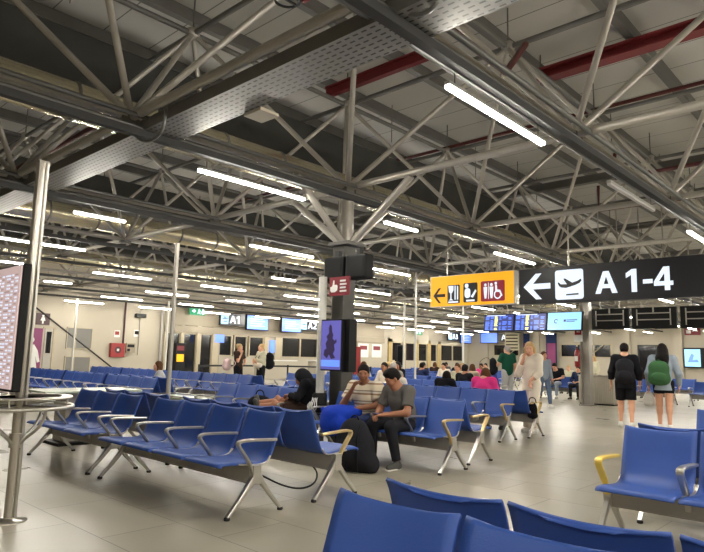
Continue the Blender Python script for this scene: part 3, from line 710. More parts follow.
def wwin(n_, xa, xb, za, zb):
    g = struct('window_%d' % n_, MB().box((xa, WY-.03, za), (xb, WY, zb)), 'window_grey')
    mb = MB()
    for a in (xa, (xa*2+xb)/3, xb-.04): mb.box((a, WY-.05, za), (a+.04, WY-.02, zb))
    mb.box((xa, WY-.05, za), (xb, WY-.02, za+.04)).box((xa, WY-.05, zb-.04), (xb, WY-.02, zb)).obj('window_frame', 'frame', g)
wwin(20, 12.25, 13.5, 1.43, 2.47); wwin(21, 12.25, 13.5, .3, 1.08); wwin(22, 13.55, 14.1, .3, .6)
tag(MB().tube((10.67, WY-.05, 3.35), (14.7, WY-.05, .5), .035).obj('diagonal_pipe', 'steel_dark'), 'thin dark diagonal pipe crossing the far left wall', 'pipe')
tag(MB().tube((15.1, WY-.08, 1.75), (15.1, WY-.08, 3.9), .045).obj('wall_pipe', 'dark_maroon'), 'dark brownish pipe rising from the red hose cabinet', 'pipe')
tag(MB().tube((15.95, WY-.06, 1.2), (15.95, WY-.06, 3.5), .03).obj('wall_pipe', 'beam'), 'thin grey conduit rising right of the hose cabinet', 'pipe')
tag(MB().tube((17.2, WY-.1, 0), (17.2, WY-.1, 3.9), .08).obj('wall_pipe', 'beam'), 'thick grey downpipe left of the gate doors', 'pipe')
t = wallthing('hose_cabinet', 'red fire hose cabinet on the far left wall', 'cabinet', 14.42, 1.08)
MB().box((0, -.22, 0), (.72, 0, .70)).obj('cabinet_body', 'red', t)
MB().poly(disc(.36, .36, .17, 20), .22, .225, TW).obj('hose_window', 'dark_maroon', t); MB().poly(rrect(.3, .3, .42, .42, .02), .226, .23, TW).obj('hose_hub', 'white', t)
for q in range(3): MB().tube((.37*cos(q*2.1), .37*sin(q*2.1), .865), (.37*cos(q*2.1), .37*sin(q*2.1), .935), .008).obj('spacer', 'alu', bpy.data.objects['standing_table'])
for x_, z_, s_, lab in ((14.62, 2.08, .3, 'small red and white fire sign above the hose cabinet'), (15.68, 2.15, .3, 'small white notice with dark symbol right of the fire sign')):
    t = wallthing('wall_notice', lab, 'sign', x_, z_); MB().box((0, -.015, 0), (s_, 0, s_+.05)).obj('plate', 'white', t)
    MB().box((.04, -.02, .12), (s_-.04, -.012, s_)).obj('symbol', 'red' if x_ < 15 else 'black', t)
t = wallthing('control_panel', 'grey control box with dark displays beside the hose cabinet', 'control panel', 15.27, 1.32)
MB().box((0, -.12, 0), (.48, 0, .48)).obj('panel_box', 'wall_panel', t); MB().box((.05, -.125, .27), (.43, -.118, .42)).box((.05, -.125, .06), (.2, -.118, .2)).obj('display', 'black', t)
t = wallthing('wall_speaker', 'dark box loudspeaker high on the far left wall', 'loudspeaker', 15.65, 3.15)
MB().box((0, -.25, 0), (.55, 0, .2)).obj('cabinet', 'steel_dark', t, bevel=.02)
t = thing('exit_sign', 'green lit exit sign with running figure above the gate doors', 'sign', (18.75, WY-.3, 3.5))
MB().box((0, 0, 0), (1.0, .06, .44)).obj('sign_box', 'exit_green', t); MB().box((.47, .05, .2), (.53, .5, .26)).obj('wall_arm', 'tube', t)
mb = MB(); 
mb.poly([(.15, .1), (.3, .22), (.15, .34), (.15, .26), (.05, .26), (.05, .18), (.15, .18)], 0, .004, lambda u, v_, w: (u+.1, -w, v_))
mb.poly(disc(.62, .36, .035), 0, .004, lambda u, v_, w: (u, -w, v_)).poly([(.55, .32), (.65, .3), (.72, .2), (.68, .2), (.62, .24), (.66, .14), (.72, .06), (.66, .06), (.6, .14), (.52, .08), (.48, .1), (.56, .2)], 0, .004, lambda u, v_, w: (u, -w, v_))
mb.poly([(.8, .06), (.92, .06), (.92, .38), (.8, .38)], 0, .004, lambda u, v_, w: (u, -w, v_)); mb.obj('running_figure', 'sign_white', t)
t = thing('exit_sign', 'small green exit sign far away above the distant gate doors', 'sign', (39.3, WY-.5, 3.3))
MB().box((0, 0, 0), (1.0, .06, .44)).obj('sign_box', 'exit_green', t); MB().box((.47, .05, .2), (.53, .5, .26)).obj('wall_arm', 'tube', t); MB().box((.2, -.006, .1), (.4, 0, .34)).box((.6, -.006, .1), (.75, 0, .34)).obj('running_figure', 'sign_white', t)

def gate(x_, num, flip=False, labx=''):
    w = 1.78
    t = thing('gate_number_sign', 'black %s sign with pale plane symbol %s' % (num, labx), 'sign', (x_, WY-.5, 3.03), 0, 'gate number signs')
    MB().box((0, 0, 0), (w, .12, .72)).obj('sign_box', 'sign_black', t)
    q = lambda u, v_, w_: (u, -w_, v_)
    MB().poly(rrect(.06, .08, .58, .62, .05), 0, .006, q).obj('plane_panel', 'scr_pale', t)
    MB().poly([(.12, .42), (.2, .36), (.5, .38), (.56, .44), (.4, .42), (.3, .5), (.26, .5), (.3, .41)], .006, .01, q).poly([(.25, .2), (.5, .2), (.5, .24), (.25, .24)], .006, .01, q).obj('plane_symbol', 'sign_black', t)
    text(num, .62, 'sign_white', t, face_negy(.68, -.008, .14), .015)
    MB().box((.3, .1, .3), (.36, .5, .36)).obj('wall_arm', 'tube', t); MB().box((1.3, .1, .3), (1.36, .5, .36)).obj('wall_arm', 'tube', t)
def gscreen(x_, lab):
    t = thing('gate_screen', lab, 'screen', (x_, WY-.5, 2.9), 0, 'blue gate screens')
    MB().box((-.05, .0, -.05), (1.65, .09, .87)).obj('case', 'black', t)
    MB().box((0, -.006, 0), (1.6, .001, .82)).obj('display', 'scr_blue', t)
    mb = MB()
    for q_ in range(4): mb.box((.25, -.01, .2+q_*.14), (1.35-.2*(q_ % 2), -.005, .23+q_*.14))
    mb.obj('text_rows', 'scr_text', t)
    MB().box((.75, .08, .4), (.85, .5, .5)).obj('wall_arm', 'tube', t)
gate(20.65, 'A1', labx='left of the nearer blue screen pair'); gscreen(22.6, 'blue gate screen right of the A1 sign')
gscreen(25.35, 'blue gate screen left of the A2 sign'); gate(26.9, 'A2', labx='left of the central column')
gate(44.0, 'A3', labx='far away under the yellow sign'); gscreen(46.0, 'tiny distant blue screen right of the A3 sign')
t = thing('gate_screen', 'tiny distant blue screen on the right wall corner', 'screen', (WX-.5, 28.4, 2.95), radians(-90), 'blue gate screens')
MB().box((-.05, .0, -.05), (1.65, .09, .87)).obj('case', 'black', t); MB().box((0, -.006, 0), (1.6, .001, .82)).obj('display', 'scr_blue', t)
t = thing('gate_number_sign', 'black A4 sign far away on the right wall corner', 'sign', (WX-.5, 26.7, 3.03), radians(-90), 'gate number signs')
MB().box((0, 0, 0), (1.5, .12, .72)).obj('sign_box', 'sign_black', t); text('A4', .66, 'sign_white', t, face_negy(.3, -.008, .13), .015)
# advert & signs on right wall
t = thing('advert_screen', 'pale blue lit advertising screen on the right wall', 'screen', (WX-.4, 12.15, 1.3), 0)
MB().box((0, -1.25, -.1), (.15, .05, 1.3)).obj('case', 'black', t); MB().box((-.006, -1.0, 0), (.001, 0, 1.2)).obj('display', 'scr_pale', t)
MB().poly([(.2, .3), (.9, .3), (.8, .5), (.5, .45), (.6, .8), (.45, .9), (.3, .6)], .006, .01, P2(t)).obj('picture_shape', 'scr_blue', t)
t = thing('wall_sign', 'maroon sign with white symbols high on the right wall', 'sign', (WX-.1, 12.15, 3.5))
MB().box((0, -1.0, 0), (.05, 0, .5)).obj('sign_plate', 'maroon', t); MB().box((-.006, -.4, .12), (0, -.1, .38)).box((-.006, -.85, .25), (0, -.5, .32)).obj('symbols', 'white', t)
t = thing('purple_banner', 'tall purple hanging banner left of the white-clad woman', 'banner', (WX-.6, 24.3, .6)); MB().box((0, -.55, 0), (.03, 0, 3.1)).obj('cloth', 'cl_navy', t); MB().box((.0, -.3, 3.05), (.59, -.25, 3.1)).obj('wall_arm', 'tube', t); MB().box((-.005, -.5, .2), (0, -.05, 2.3)).obj('print', 'purple', t)
t = thing('purple_banner', 'tall purple hanging banner right of the white-clad woman', 'banner', (WX-.6, 22.3, .6)); MB().box((0, -.9, 0), (.03, 0, 3.1)).obj('cloth', 'cl_navy', t); MB().box((.0, -.45, 3.05), (.59, -.4, 3.1)).obj('wall_arm', 'tube', t); MB().box((-.005, -.8, .2), (0, -.1, 2.3)).obj('print', 'purple', t)
t = thing('menu_board', 'pale menu board with dark rows behind the flight screens', 'sign', (WX-.6, 26.0, 2.3)); MB().box((0, -1.3, 0), (.05, 0, 1.5)).obj('board', 'cl_cream', t)
mb = MB()
for q in range(5): mb.box((-.006, -1.2, .15+q*.27), (0, -.1, .25+q*.27))
mb.obj('rows', 'cl_brown', t)
# beyond gate: yellow machines, posters
t = thing('vending_machine', 'yellow and orange vending machine behind the left gate door', 'vending machine', (17.75, WY-.75, 0)); MB().box((0, 0, 0), (.6, .6, 1.9)).obj('cabinet', 'black', t, bevel=.02)
MB().box((.08, -.01, .9), (.5, 0, 1.3)).obj('yellow_panel', 'sign_yellow', t); MB().box((.08, -.01, 1.5), (.5, 0, 1.75)).obj('poster_strip', 'maroon', t)
t = thing('notice_stand', 'small blue and white notice panel on a stand by the gate doors', 'sign', (20.2, WY-1.2, 0)); MB().tube((0, 0, 0), (0, 0, 2.0), .03).lathe([(.2, 0), (.2, .02)], n=16).obj('stand_pole', 'tube', t); MB().box((-.3, -.02, 2.0), (.3, .02, 2.45)).obj('panel', 'scr_blue', t)
t = wallthing('blue_poster', 'narrow blue poster on the wall beside the two women', 'poster', 24.75, 1.55); MB().box((0, -.12, 0), (.4, 0, .75)).obj('print', 'scr_blue', t)
for q, x_ in enumerate((33.1, 34.6)):
    t = wallthing('wall_poster', 'pale poster with reddish print, %s of two right of the fire equipment' % ['left', 'right'][q], 'poster', x_, 1.4); MB().box((0, -.05, 0), (1.1, 0, 1.0)).obj('sheet', 'white', t); MB().box((.15, -.055, .55), (.95, -.05, .85)).obj('print', 'maroon', t)
t = thing('dark_display', 'tall dark display stand in front of the gate wall', 'display stand', (32.6, 26.0, 0)); MB().box((0, 0, .2), (.95, .15, 2.3)).obj('case', 'black', t); MB().box((.1, -.006, .4), (.85, 0, 2.2)).obj('pane', 'black_gloss', t); MB().box((-.1, -.2, 0), (1.05, .3, .2)).obj('base', 'steel_dark', t)
t = thing('fire_point', 'red fire equipment stand with hooked pole right of the central column', 'fire equipment', (11.6, 10.72, 0)); MB().box((-.12, -.2, .9), (.12, .2, 1.6)).obj('red_box', 'red', t); MB().tube((0, 0, 0), (0, 0, .9), .03).obj('post', 'red', t)
MB().path([(0, .1*cos(a), 1.78+.16*sin(a)) for a in np.linspace(-1.2, 3.6, 12)], .015).obj('hook', 'black', t)
# planter tree at the gate window
t = thing('potted_tree', 'leafy potted tree in front of the gate window left of the charging pole', 'plant', (25.6, 24.6, 0))
MB().lathe([(.25, 0), (.33, .5), (.36, .55), (.30, .55)], n=18).obj('pot', 'pot', t); MB().tube((0, 0, .5), (0, 0, 1.5), .04).obj('trunk', 'hair_brown', t)
mb = MB(); rg = random.Random(3)
for q in range(420):
    a = rg.uniform(0, 2*pi); rr_ = rg.uniform(0, .62)**.8; z_ = rg.uniform(1.0, 2.7); rr_ *= 1-.35*abs(z_-1.8)
    c_ = Vector((rr_*cos(a), rr_*sin(a), z_)); d = Vector((rg.uniform(-1, 1), rg.uniform(-1, 1), rg.uniform(-1, .4))).normalized()*.16; s_ = d.cross(Vector((0, 0, 1))).normalized()*.045
    mb.add([c_, c_+d*.5+s_, c_+d, c_+d*.5-s_], [(0, 1, 2, 3)])
mb.obj('foliage', 'leaf', t)
# belt barriers
bp_ = [(12.9, 19.6), (15.3, 20.4), (17.6, 20.0), (19.3, 19.0), (21.2, 18.4)]
for q, (x_, y_) in enumerate(bp_):
    t = thing('barrier_post', 'black belt barrier post near the gate, %s from the left' % ['first', 'second', 'third', 'fourth', 'fifth'][q], 'barrier post', (x_, y_, 0), 0, 'belt barrier posts')
    MB().tube((0, 0, .02), (0, 0, .95), .035, n=14).obj('post', 'black', t); MB().lathe([(.18, 0), (.18, .02), (.05, .05)], n=20).obj('base', 'black', t)
    if q < 4:
        nx, ny = bp_[q+1]; d = Vector((nx-x_, ny-y_, 0)); n_ = d.normalized().cross(Vector((0, 0, 1)))*.004
        z0_, z1_ = .86, .93
        MB().add([n_+Vector((0, 0, z0_)), d+n_+Vector((0, 0, z0_)), d+n_+Vector((0, 0, z1_)), n_+Vector((0, 0, z1_)), -n_+Vector((0, 0, z0_)), d-n_+Vector((0, 0, z0_)), d-n_+Vector((0, 0, z1_)), -n_+Vector((0, 0, z1_))],
                 [(0, 1, 2, 3), (7, 6, 5, 4), (0, 4, 5, 1), (3, 2, 6, 7), (0, 3, 7, 4), (1, 5, 6, 2)]).obj('belt', 'belt', t)
# gate desks
for q, (x_, w_) in enumerate(((22.0, 2.6), (26.2, 2.6))):
    t = thing('gate_desk', 'low white gate desk %s' % ['behind the two standing women', 'left of the charging pole'][q], 'desk', (x_, 27.2, 0)); MB().box((0, 0, 0), (w_, .7, 1.05)).obj('desk_body', 'wall', t, bevel=.02); MB().box((-.05, -.05, 1.05), (w_+.05, .75, 1.1)).obj('desk_top', 'white', t, bevel=.01)

# ribbed stainless bin
t = thing('waste_bin', 'wide ribbed stainless steel bin behind the right-hand column', 'bin', (20.1, 7.78, 0))
mb = MB(); w, d, h = 1.15, .5, .92
mb.box((0, -w/2, .04), (d, w/2, h)); mb.obj('bin_body', 'fins', t, bevel=.03)
mb = MB()
for q in range(19): mb.tube((0, -w/2+.035+q*.06, .08), (0, -w/2+.03+q*.06, h-.04), .02, n=8)
mb.obj('ribbed_front', 'fins', t)
MB().box((-.03, -w/2-.02, h), (d+.02, w/2+.02, h+.03)).obj('lid', 'stainless', t, bevel=.01); MB().box((.03, -w/2+.03, 0), (d-.03, w/2-.03, .04)).obj('plinth', 'black', t)

# pedestal work table left
t = thing('counter_table', 'pale topped counter table behind the left bench', 'table', (3.85, 9.15, 0))
MB().box((-.55, -.55, .73), (.85, .25, .76)).obj('table_top', 'tabletop', t, bevel=.006)
MB().box((-.15, -.28, .04), (.1, .1, .73)).obj('pedestal', 'stainless', t, bevel=.01); MB().box((-.25, -.38, 0), (.35, .2, .04)).obj('base', 'black', t)
MB().box((.3, -.25, .04), (.36, .05, .73)).obj('support_leg', 'stainless', t)

# ------------------------------------------------------------------ tandem benches
SP = .545
prof = [(.352, .405), (.345, .425), (.31, .436), (.20, .432), (.08, .418), (-.03, .408), (-.10, .412), (-.145, .435), (-.175, .48), (-.20, .55), (-.232, .64), (-.260, .72), (-.280, .775), (-.298, .813), (-.310, .826)]
pf = smooth_pts([(x_, 0, z_) for x_, z_ in prof], 1)
def shell_mesh():
    mb = MB(); n = len(pf); NY = 12; w = SP/2-.012; th_ = .016
    front, back = [], []
    for i, p in enumerate(pf):
        a = pf[max(0, i-1)]; b_ = pf[min(n-1, i+1)]; d = (b_-a).normalized(); nn = Vector((d.z, 0, -d.x))
        if nn.z < 0 and i < n*.4: nn = -nn
        nn = Vector((abs(d.z), 0, abs(d.x)))   # towards front/up
        for k_ in range(NY+1):
            y_ = -w+2*w*k_/NY; s_ = (k_/NY-.5)*2
            t_ = max(0, (p.z-.44)/.4) if p.x < -.1 else 0
            dip = (1-s_*s_)*.030*min(1, t_*2.2) + (.010*(1-s_*s_) if p.x > -.1 and p.x < .3 else 0)
            edge = (abs(s_)**6)*.012
            q = Vector((p.x, y_, p.z))-nn*dip-nn*edge
            if i == n-1 or i == n-2: q.z -= .018*(1-s_*s_)*(1 if i == n-1 else .6)
            front.append(q+nn*th_/2); back.append(q-nn*th_/2)
    m_ = NY+1; v = front+back; o = len(front); fs = []
    for i in range(n-1):
        for k_ in range(NY):
            a = i*m_+k_; fs += [(a, a+1, a+m_+1, a+m_), (o+a, o+a+m_, o+a+m_+1, o+a+1)]
        fs += [(i*m_, (i+1)*m_, o+(i+1)*m_, o+i*m_), (i*m_+NY, o+i*m_+NY, o+(i+1)*m_+NY, (i+1)*m_+NY)]
    for k_ in range(NY):
        fs += [(k_, o+k_, o+k_+1, k_+1), ((n-1)*m_+k_, (n-1)*m_+k_+1, o+(n-1)*m_+k_+1, o+(n-1)*m_+k_)]
    mb.add(v, fs, 0, True)
    return mb.mesh('seat_shell', 'blue')
ME = {'shell': shell_mesh()}
for s_ in (-1, 1):
    pp = [p+Vector((.004 if p.z > .44 else 0, s_*(SP/2-.008), -.012)) for p in pf[7:17]]
    ME['rail%d' % s_] = MB().path(pp, .008, 6).mesh('side_rail', 'alu')
armp = smooth_pts([(.03, 0, .30), (.06, 0, .40), (.14, 0, .50), (.205, 0, .575), (.190, 0, .603), (.11, 0, .608), (-.05, 0, .600), (-.20, 0, .592)], 2)
def arm(m_):
    n = len(armp); fl = [(.026 if 6 < i < n-3 else .02, .011) for i in range(n)]
    return MB().path(armp, 0, flat=fl, up=(0, 1, 0)).mesh('armrest', m_)
ME['arm'] = arm('alu'); ME['arm_gold'] = arm('alu_gold'); ME['arm_yellow'] = arm('yellow_arm')
mb = MB()
mb.path([(0, 0, .34), (.05, 0, .27), (.16, 0, .14), (.275, 0, .02)], 0, flat=[(.026, .03), (.024, .022), (.02, .017), (.018, .013)], up=(0, 1, 0))
mb.path([(0, 0, .34), (-.05, 0, .27), (-.16, 0, .14), (-.275, 0, .02)], 0, flat=[(.026, .03), (.024, .022), (.02, .017), (.018, .013)], up=(0, 1, 0))
mb.box((-.03, -.028, .25), (.05, .028, .40))
ME['leg'] = mb.mesh('leg', 'alu')
ME['foot'] = MB().lathe([(.022, 0), (.026, .006), (.024, .022), (.012, .028)], n=12).mesh('foot_pad', 'rubber')
def bench(xc, y0, n, face, lab, end0='arm', end1='arm', legs=None, arms=True, group='blue tandem seat benches'):
    """y0 = lower Y end (towards the camera's right), grows along +Y"""
    L = n*SP+.09; yc = y0+L/2
    t = thing('seat_bench', lab, 'bench', (xc, yc, 0), 0 if face > 0 else pi, group)
    s_ = 1 if face > 0 else -1
    key = ('beam', n)
    if key not in ME: ME[key] = MB().box((-.025, -L/2+.02, .25), (.03, L/2-.02, .385)).box((-.03, -L/2+.02, .245), (.036, L/2-.02, .255)).mesh('beam', 'beam')
    inst('beam', ME[key], t)
    for i in range(n):
        y_ = (-L/2+.045+SP*(i+.5))*s_
        o = inst('seat', ME['shell'], t, (0, y_, 0)); inst('side_rail', ME['rail-1'], o); inst('side_rail', ME['rail1'], o)
    for i in range(n+1):
        y_ = (-L/2+.03+(L-.06)*i/n)*s_
        key = end0 if i == 0 else end1 if i == n else 'arm'
        if key: inst('armrest', ME[key], t, (0, y_, 0))
    for i in ([0, n] if n < 6 else [0, n//2, n]):
        y_ = (-L/2+.03+(L-.06)*i/n)*s_
        lg = inst('leg', ME['leg'], t, (0, y_, 0))
        inst('foot_pad', ME['foot'], lg, (.275, 0, 0)); inst('foot_pad', ME['foot'], lg, (-.275, 0, 0))
    return t
B = bench
B(3.33, 4.10, 4, -1, 'nearest left bench of four blue seats facing left, with its end arm in front')
B(3.33, 6.60, 3, -1, 'bench of three blue seats beside the ring table, left of the nearest left bench')
B(4.28, 4.10, 4, 1, 'bench facing away, back to back with the nearest left bench', end0='arm_gold')
B(4.28, 6.60, 3, 1, 'bench facing away behind the three-seat bench by the ring table')
B(6.27, 4.10, 4, -1, 'bench the two seated men share, tan end arm', end0='arm_gold')
B(7.12, 4.25, 4, 1, 'bench facing away directly behind the two seated men', end0='arm_gold')
B(6.27, 7.05, 4, -1, 'bench under the hooded person with outstretched legs')
B(7.20, 7.05, 4, 1, 'bench facing away behind the hooded person')
B(7.9-.3, -.30, 4, -1, 'bench at the right edge behind the yellow-armed bench')
B(8.55, -.30, 4, 1, 'facing-away bench at the right edge, farthest of that cluster')
B(4.88, -.43, 4, -1, 'bench at right with the bright yellow end arm', end1='arm_yellow')
B(5.81, -.43, 4, 1, 'facing-away bench hidden behind the yellow-armed bench at right')
B(1.40, -.59, 4, -1, 'closest foreground bench of bright blue seat backs at the bottom', end1=None)
B(2.31, -.58, 4, 1, 'dark blue foreground seat backs just behind the closest bench')
for nmr, x_, rows in (('second', 6.27, [(11.4, 4), (13.7, 4), (16.0, 4), (18.3, 4)]), ('third', 9.42, [(5.10, 4), (7.40, 4), (12.3, 4), (14.6, 4), (16.9, 4), (19.2, 4)]),
                 ('fourth', 12.4, [(7.6, 4), (9.9, 4), (12.2, 4)]), ('fifth', 15.5, [(9.0, 4), (11.3, 4), (13.6, 4)]),
                 ('sixth', 18.6, [(11.4, 4), (13.7, 4)]), ('seventh', 22.5, [(13.0, 5), (16.0, 5), (19, 5)]), ('eighth', 26.5, [(14.5, 5), (17.5, 5), (20.5, 5)]), ('ninth', 31, [(16.5, 6), (20.5, 6)])):
    for q, (y_, n) in enumerate(rows):
        where = ['nearest', 'next', 'third', 'fourth', 'fifth', 'farthest'][q]
        B(x_, y_, n, -1, 'blue bench facing left in the %s seating row back from the camera, %s along it' % (nmr, where), end0='arm_gold' if (nmr, q) == ('third', 0) else 'arm')
        B(x_+.90, y_-(.06 if (nmr, q) == ('third', 0) else 0), n, 1, 'blue bench facing away in the %s seating row back from the camera, %s along it' % (nmr, where), end0='arm_gold' if (nmr, q) == ('third', 0) else 'arm')
for q, (x_, y_, n) in enumerate(((22.6, 8.55, 4), (22.6, 6.1, 4), (22.6, 3.4, 4), (22.6, .9, 4), (26.5, 9.6, 5), (26.5, 6.4, 5), (26.5, 3.0, 5))):
    w_ = ['by the seated man with the suitcase', 'behind the walking man', 'behind the walking woman', 'at the right edge'][q] if q < 4 else 'one row farther, %s of three' % ['left', 'middle', 'right'][q-4]
    B(x_, y_, n, -1, 'distant blue bench on the right, %s' % w_)
# table unit in the left middle
t = thing('bench_table', 'low bench table with pale top and steel frame amid the left seats', 'table', (6.5, 10.4, 0))
MB().box((-.28, -.75, .47), (.28, .75, .50)).obj('table_top', 'tabletop', t, bevel=.006)
MB().path([(-.3, -.77, .52), (-.3, .77, .52), (.3, .77, .52), (.3, -.77, .52)], .014, closed=True).obj('rim_rail', 'alu', t)
for s_ in (-1, 1): inst('leg', ME['leg'], t, (0, s_*.7, 0)); MB().box((-.2, s_*.7-.02, .39), (.2, s_*.7+.02, .47)).obj('cross_bar', 'beam', t)
# cable on floor under benches
tag(MB().path(smooth_pts([(3.4, 4.3, .33), (3.8, 4.2, .12), (4.2, 4.3, .10), (4.5, 4.6, .2), (4.3, 4.9, .33)], 3), .009, 6).obj('power_cable', 'black'), 'black cable sagging between the two nearest left benches', 'cable')
#PEOPLE
# ------------------------------------------------------------------ people: smooth unions of tapered volumes, surfaced as one mesh
def V3(*a): return np.array(a, dtype=np.float64)
def unit(v): v = np.asarray(v, float); return v/np.linalg.norm(v)
def rotm(yw, pt=0, rl=0):
    cy, sy, cp, sp, cr_, sr = cos(yw), sin(yw), cos(pt), sin(pt), cos(rl), sin(rl)
    return np.array([[cy, -sy, 0], [sy, cy, 0], [0, 0, 1]]) @ np.array([[cp, 0, -sp], [0, 1, 0], [sp, 0, cp]]) @ np.array([[1, 0, 0], [0, cr_, -sr], [0, sr, cr_]])
class SDF:
    def __init__(s): s.p = []
    def cap(s, a, b, ra, rb=None, k=.03, flat=False, sx=None):
        s.p.append(('cap', V3(*a), V3(*b), ra, ra if rb is None else rb, k, flat)); return s
    def ell(s, c, r, R=None, k=.03): s.p.append(('ell', V3(*c), V3(*r), np.eye(3) if R is None else R, None, k, False)); return s
    def cut(s, pt, n): s.p.append(('cut', V3(*pt), unit(n))); return s      # removes the side n points to
    def carve(s, c, r): s.p.append(('carve', V3(*c), r)); return s
    def mesh(s, name, m, dx=.012):
        lo = np.full(3, 9e9); hi = -lo
        for p in s.p:
            if p[0] == 'cap':
                r_ = max(p[3], p[4])
                for q in (p[1], p[2]): lo = np.minimum(lo, q-r_); hi = np.maximum(hi, q+r_)
            elif p[0] == 'ell': r_ = p[2].max(); lo = np.minimum(lo, p[1]-r_); hi = np.maximum(hi, p[1]+r_)
        lo -= 3*dx; hi += 3*dx; N = np.ceil((hi-lo)/dx).astype(int)+1
        F = np.full(N, .2, np.float32); ax = [lo[i]+dx*np.arange(N[i]) for i in range(3)]
        for p in s.p:
            if p[0] in ('cap', 'ell'):
                if p[0] == 'cap': r_ = max(p[3], p[4]); a = np.minimum(p[1], p[2])-r_; b_ = np.maximum(p[1], p[2])+r_
                else: r_ = p[2].max(); a = p[1]-r_; b_ = p[1]+r_
                a = np.clip(((a-.06-lo)/dx).astype(int), 0, N-1); b_ = np.clip(((b_+.06-lo)/dx).astype(int)+2, 1, N)
                sl = tuple(slice(a[i], b_[i]) for i in range(3))
                X, Y, Z = np.meshgrid(ax[0][sl[0]], ax[1][sl[1]], ax[2][sl[2]], indexing='ij')
                if p[0] == 'cap':
                    d = p[2]-p[1]; L2 = d@d+1e-9
                    qx, qy, qz = X-p[1][0], Y-p[1][1], Z-p[1][2]
                    tt = (qx*d[0]+qy*d[1]+qz*d[2])/L2; t = np.clip(tt, 0, 1)
                    D = np.sqrt((qx-t*d[0])**2+(qy-t*d[1])**2+(qz-t*d[2])**2)-(p[3]+(p[4]-p[3])*t)
                    if p[6]: D = np.maximum(D, (tt-1)*math.sqrt(L2))
                else:
                    R = p[3]; q = [(X-p[1][0])*R[0, i]+(Y-p[1][1])*R[1, i]+(Z-p[1][2])*R[2, i] for i in range(3)]
                    k0 = np.sqrt(sum((q[i]/p[2][i])**2 for i in range(3))); k1 = np.sqrt(sum((q[i]/p[2][i]**2)**2 for i in range(3)))+1e-9
                    D = k0*(k0-1)/k1
                k_ = p[5]; G = F[sl]; h = np.maximum(k_-np.abs(G-D), 0)/k_
                F[sl] = np.minimum(G, D)-h*h*k_/4
            elif p[0] == 'cut':
                X, Y, Z = np.meshgrid(*ax, indexing='ij'); F = np.maximum(F, (X-p[1][0])*p[2][0]+(Y-p[1][1])*p[2][1]+(Z-p[1][2])*p[2][2])
            else:
                X, Y, Z = np.meshgrid(*ax, indexing='ij'); F = np.maximum(F, p[2]-np.sqrt((X-p[1][0])**2+(Y-p[1][1])**2+(Z-p[1][2])**2))
        In = F < 0; nx, ny, nz = N
        c = [In[i:nx-1+i, j:ny-1+j, k_:nz-1+k_] for i in (0, 1) for j in (0, 1) for k_ in (0, 1)]
        tot = sum(q.astype(np.int8) for q in c); act = (tot > 0) & (tot < 8)
        I = np.argwhere(act); idx = -np.ones(act.shape, np.int64); idx[act] = np.arange(len(I))
        acc = np.zeros((len(I), 3)); cnt = np.zeros(len(I))
        for a in range(3):
            o = [q for q in range(3) if q != a]
            for u in (0, 1):
                for w in (0, 1):
                    A = I.copy(); A[:, o[0]] += u; A[:, o[1]] += w; Bq = A.copy(); Bq[:, a] += 1
                    fa = F[A[:, 0], A[:, 1], A[:, 2]]; fb = F[Bq[:, 0], Bq[:, 1], Bq[:, 2]]
                    mk = (fa < 0) != (fb < 0); t = np.where(mk, fa/(fa-fb+1e-12), 0)
                    pt_ = A.astype(float); pt_[:, a] += t; acc[mk] += pt_[mk]; cnt[mk] += 1
        Vv = acc/cnt[:, None]*dx+lo
        Q = []
        for a in range(3):
            o = [(a+1) % 3, (a+2) % 3]; sl0 = [slice(None)]*3; sl1 = [slice(None)]*3
            sl0[a] = slice(0, N[a]-1); sl1[a] = slice(1, N[a])
            d = In[tuple(sl0)] != In[tuple(sl1)]; E_ = np.argwhere(d); E_ = E_[(E_[:, o[0]] > 0) & (E_[:, o[1]] > 0) & (E_[:, o[0]] < N[o[0]]-1) & (E_[:, o[1]] < N[o[1]]-1)]
            if not len(E_): continue
            def cell(u, w):
                q = E_.copy(); q[:, o[0]] -= u; q[:, o[1]] -= w; return idx[q[:, 0], q[:, 1], q[:, 2]]
            q = np.stack([cell(1, 1), cell(0, 1), cell(0, 0), cell(1, 0)], 1)
            fl = ~In[E_[:, 0], E_[:, 1], E_[:, 2]]; q[fl] = q[fl][:, ::-1]; Q.append(q)
        Q = np.concatenate(Q); me = bpy.data.meshes.new(name)
        me.vertices.add(len(Vv)); me.vertices.foreach_set('co', Vv.astype(np.float32).ravel())
        me.loops.add(len(Q)*4); me.loops.foreach_set('vertex_index', Q.astype(np.int32).ravel())
        me.polygons.add(len(Q)); me.polygons.foreach_set('loop_start', np.arange(0, len(Q)*4, 4, dtype=np.int32)); me.polygons.foreach_set('loop_total', np.full(len(Q), 4, np.int32))
        me.polygons.foreach_set('use_smooth', np.ones(len(Q), bool)); me.update(calc_edges=True); me.validate(); me.materials.append(M[m])
        return me
    def obj(s, name, m, parent, dx=.012):
        o = bpy.data.objects.new(name, s.mesh(name, m, dx)); C.objects.link(o); o.parent = parent; return o

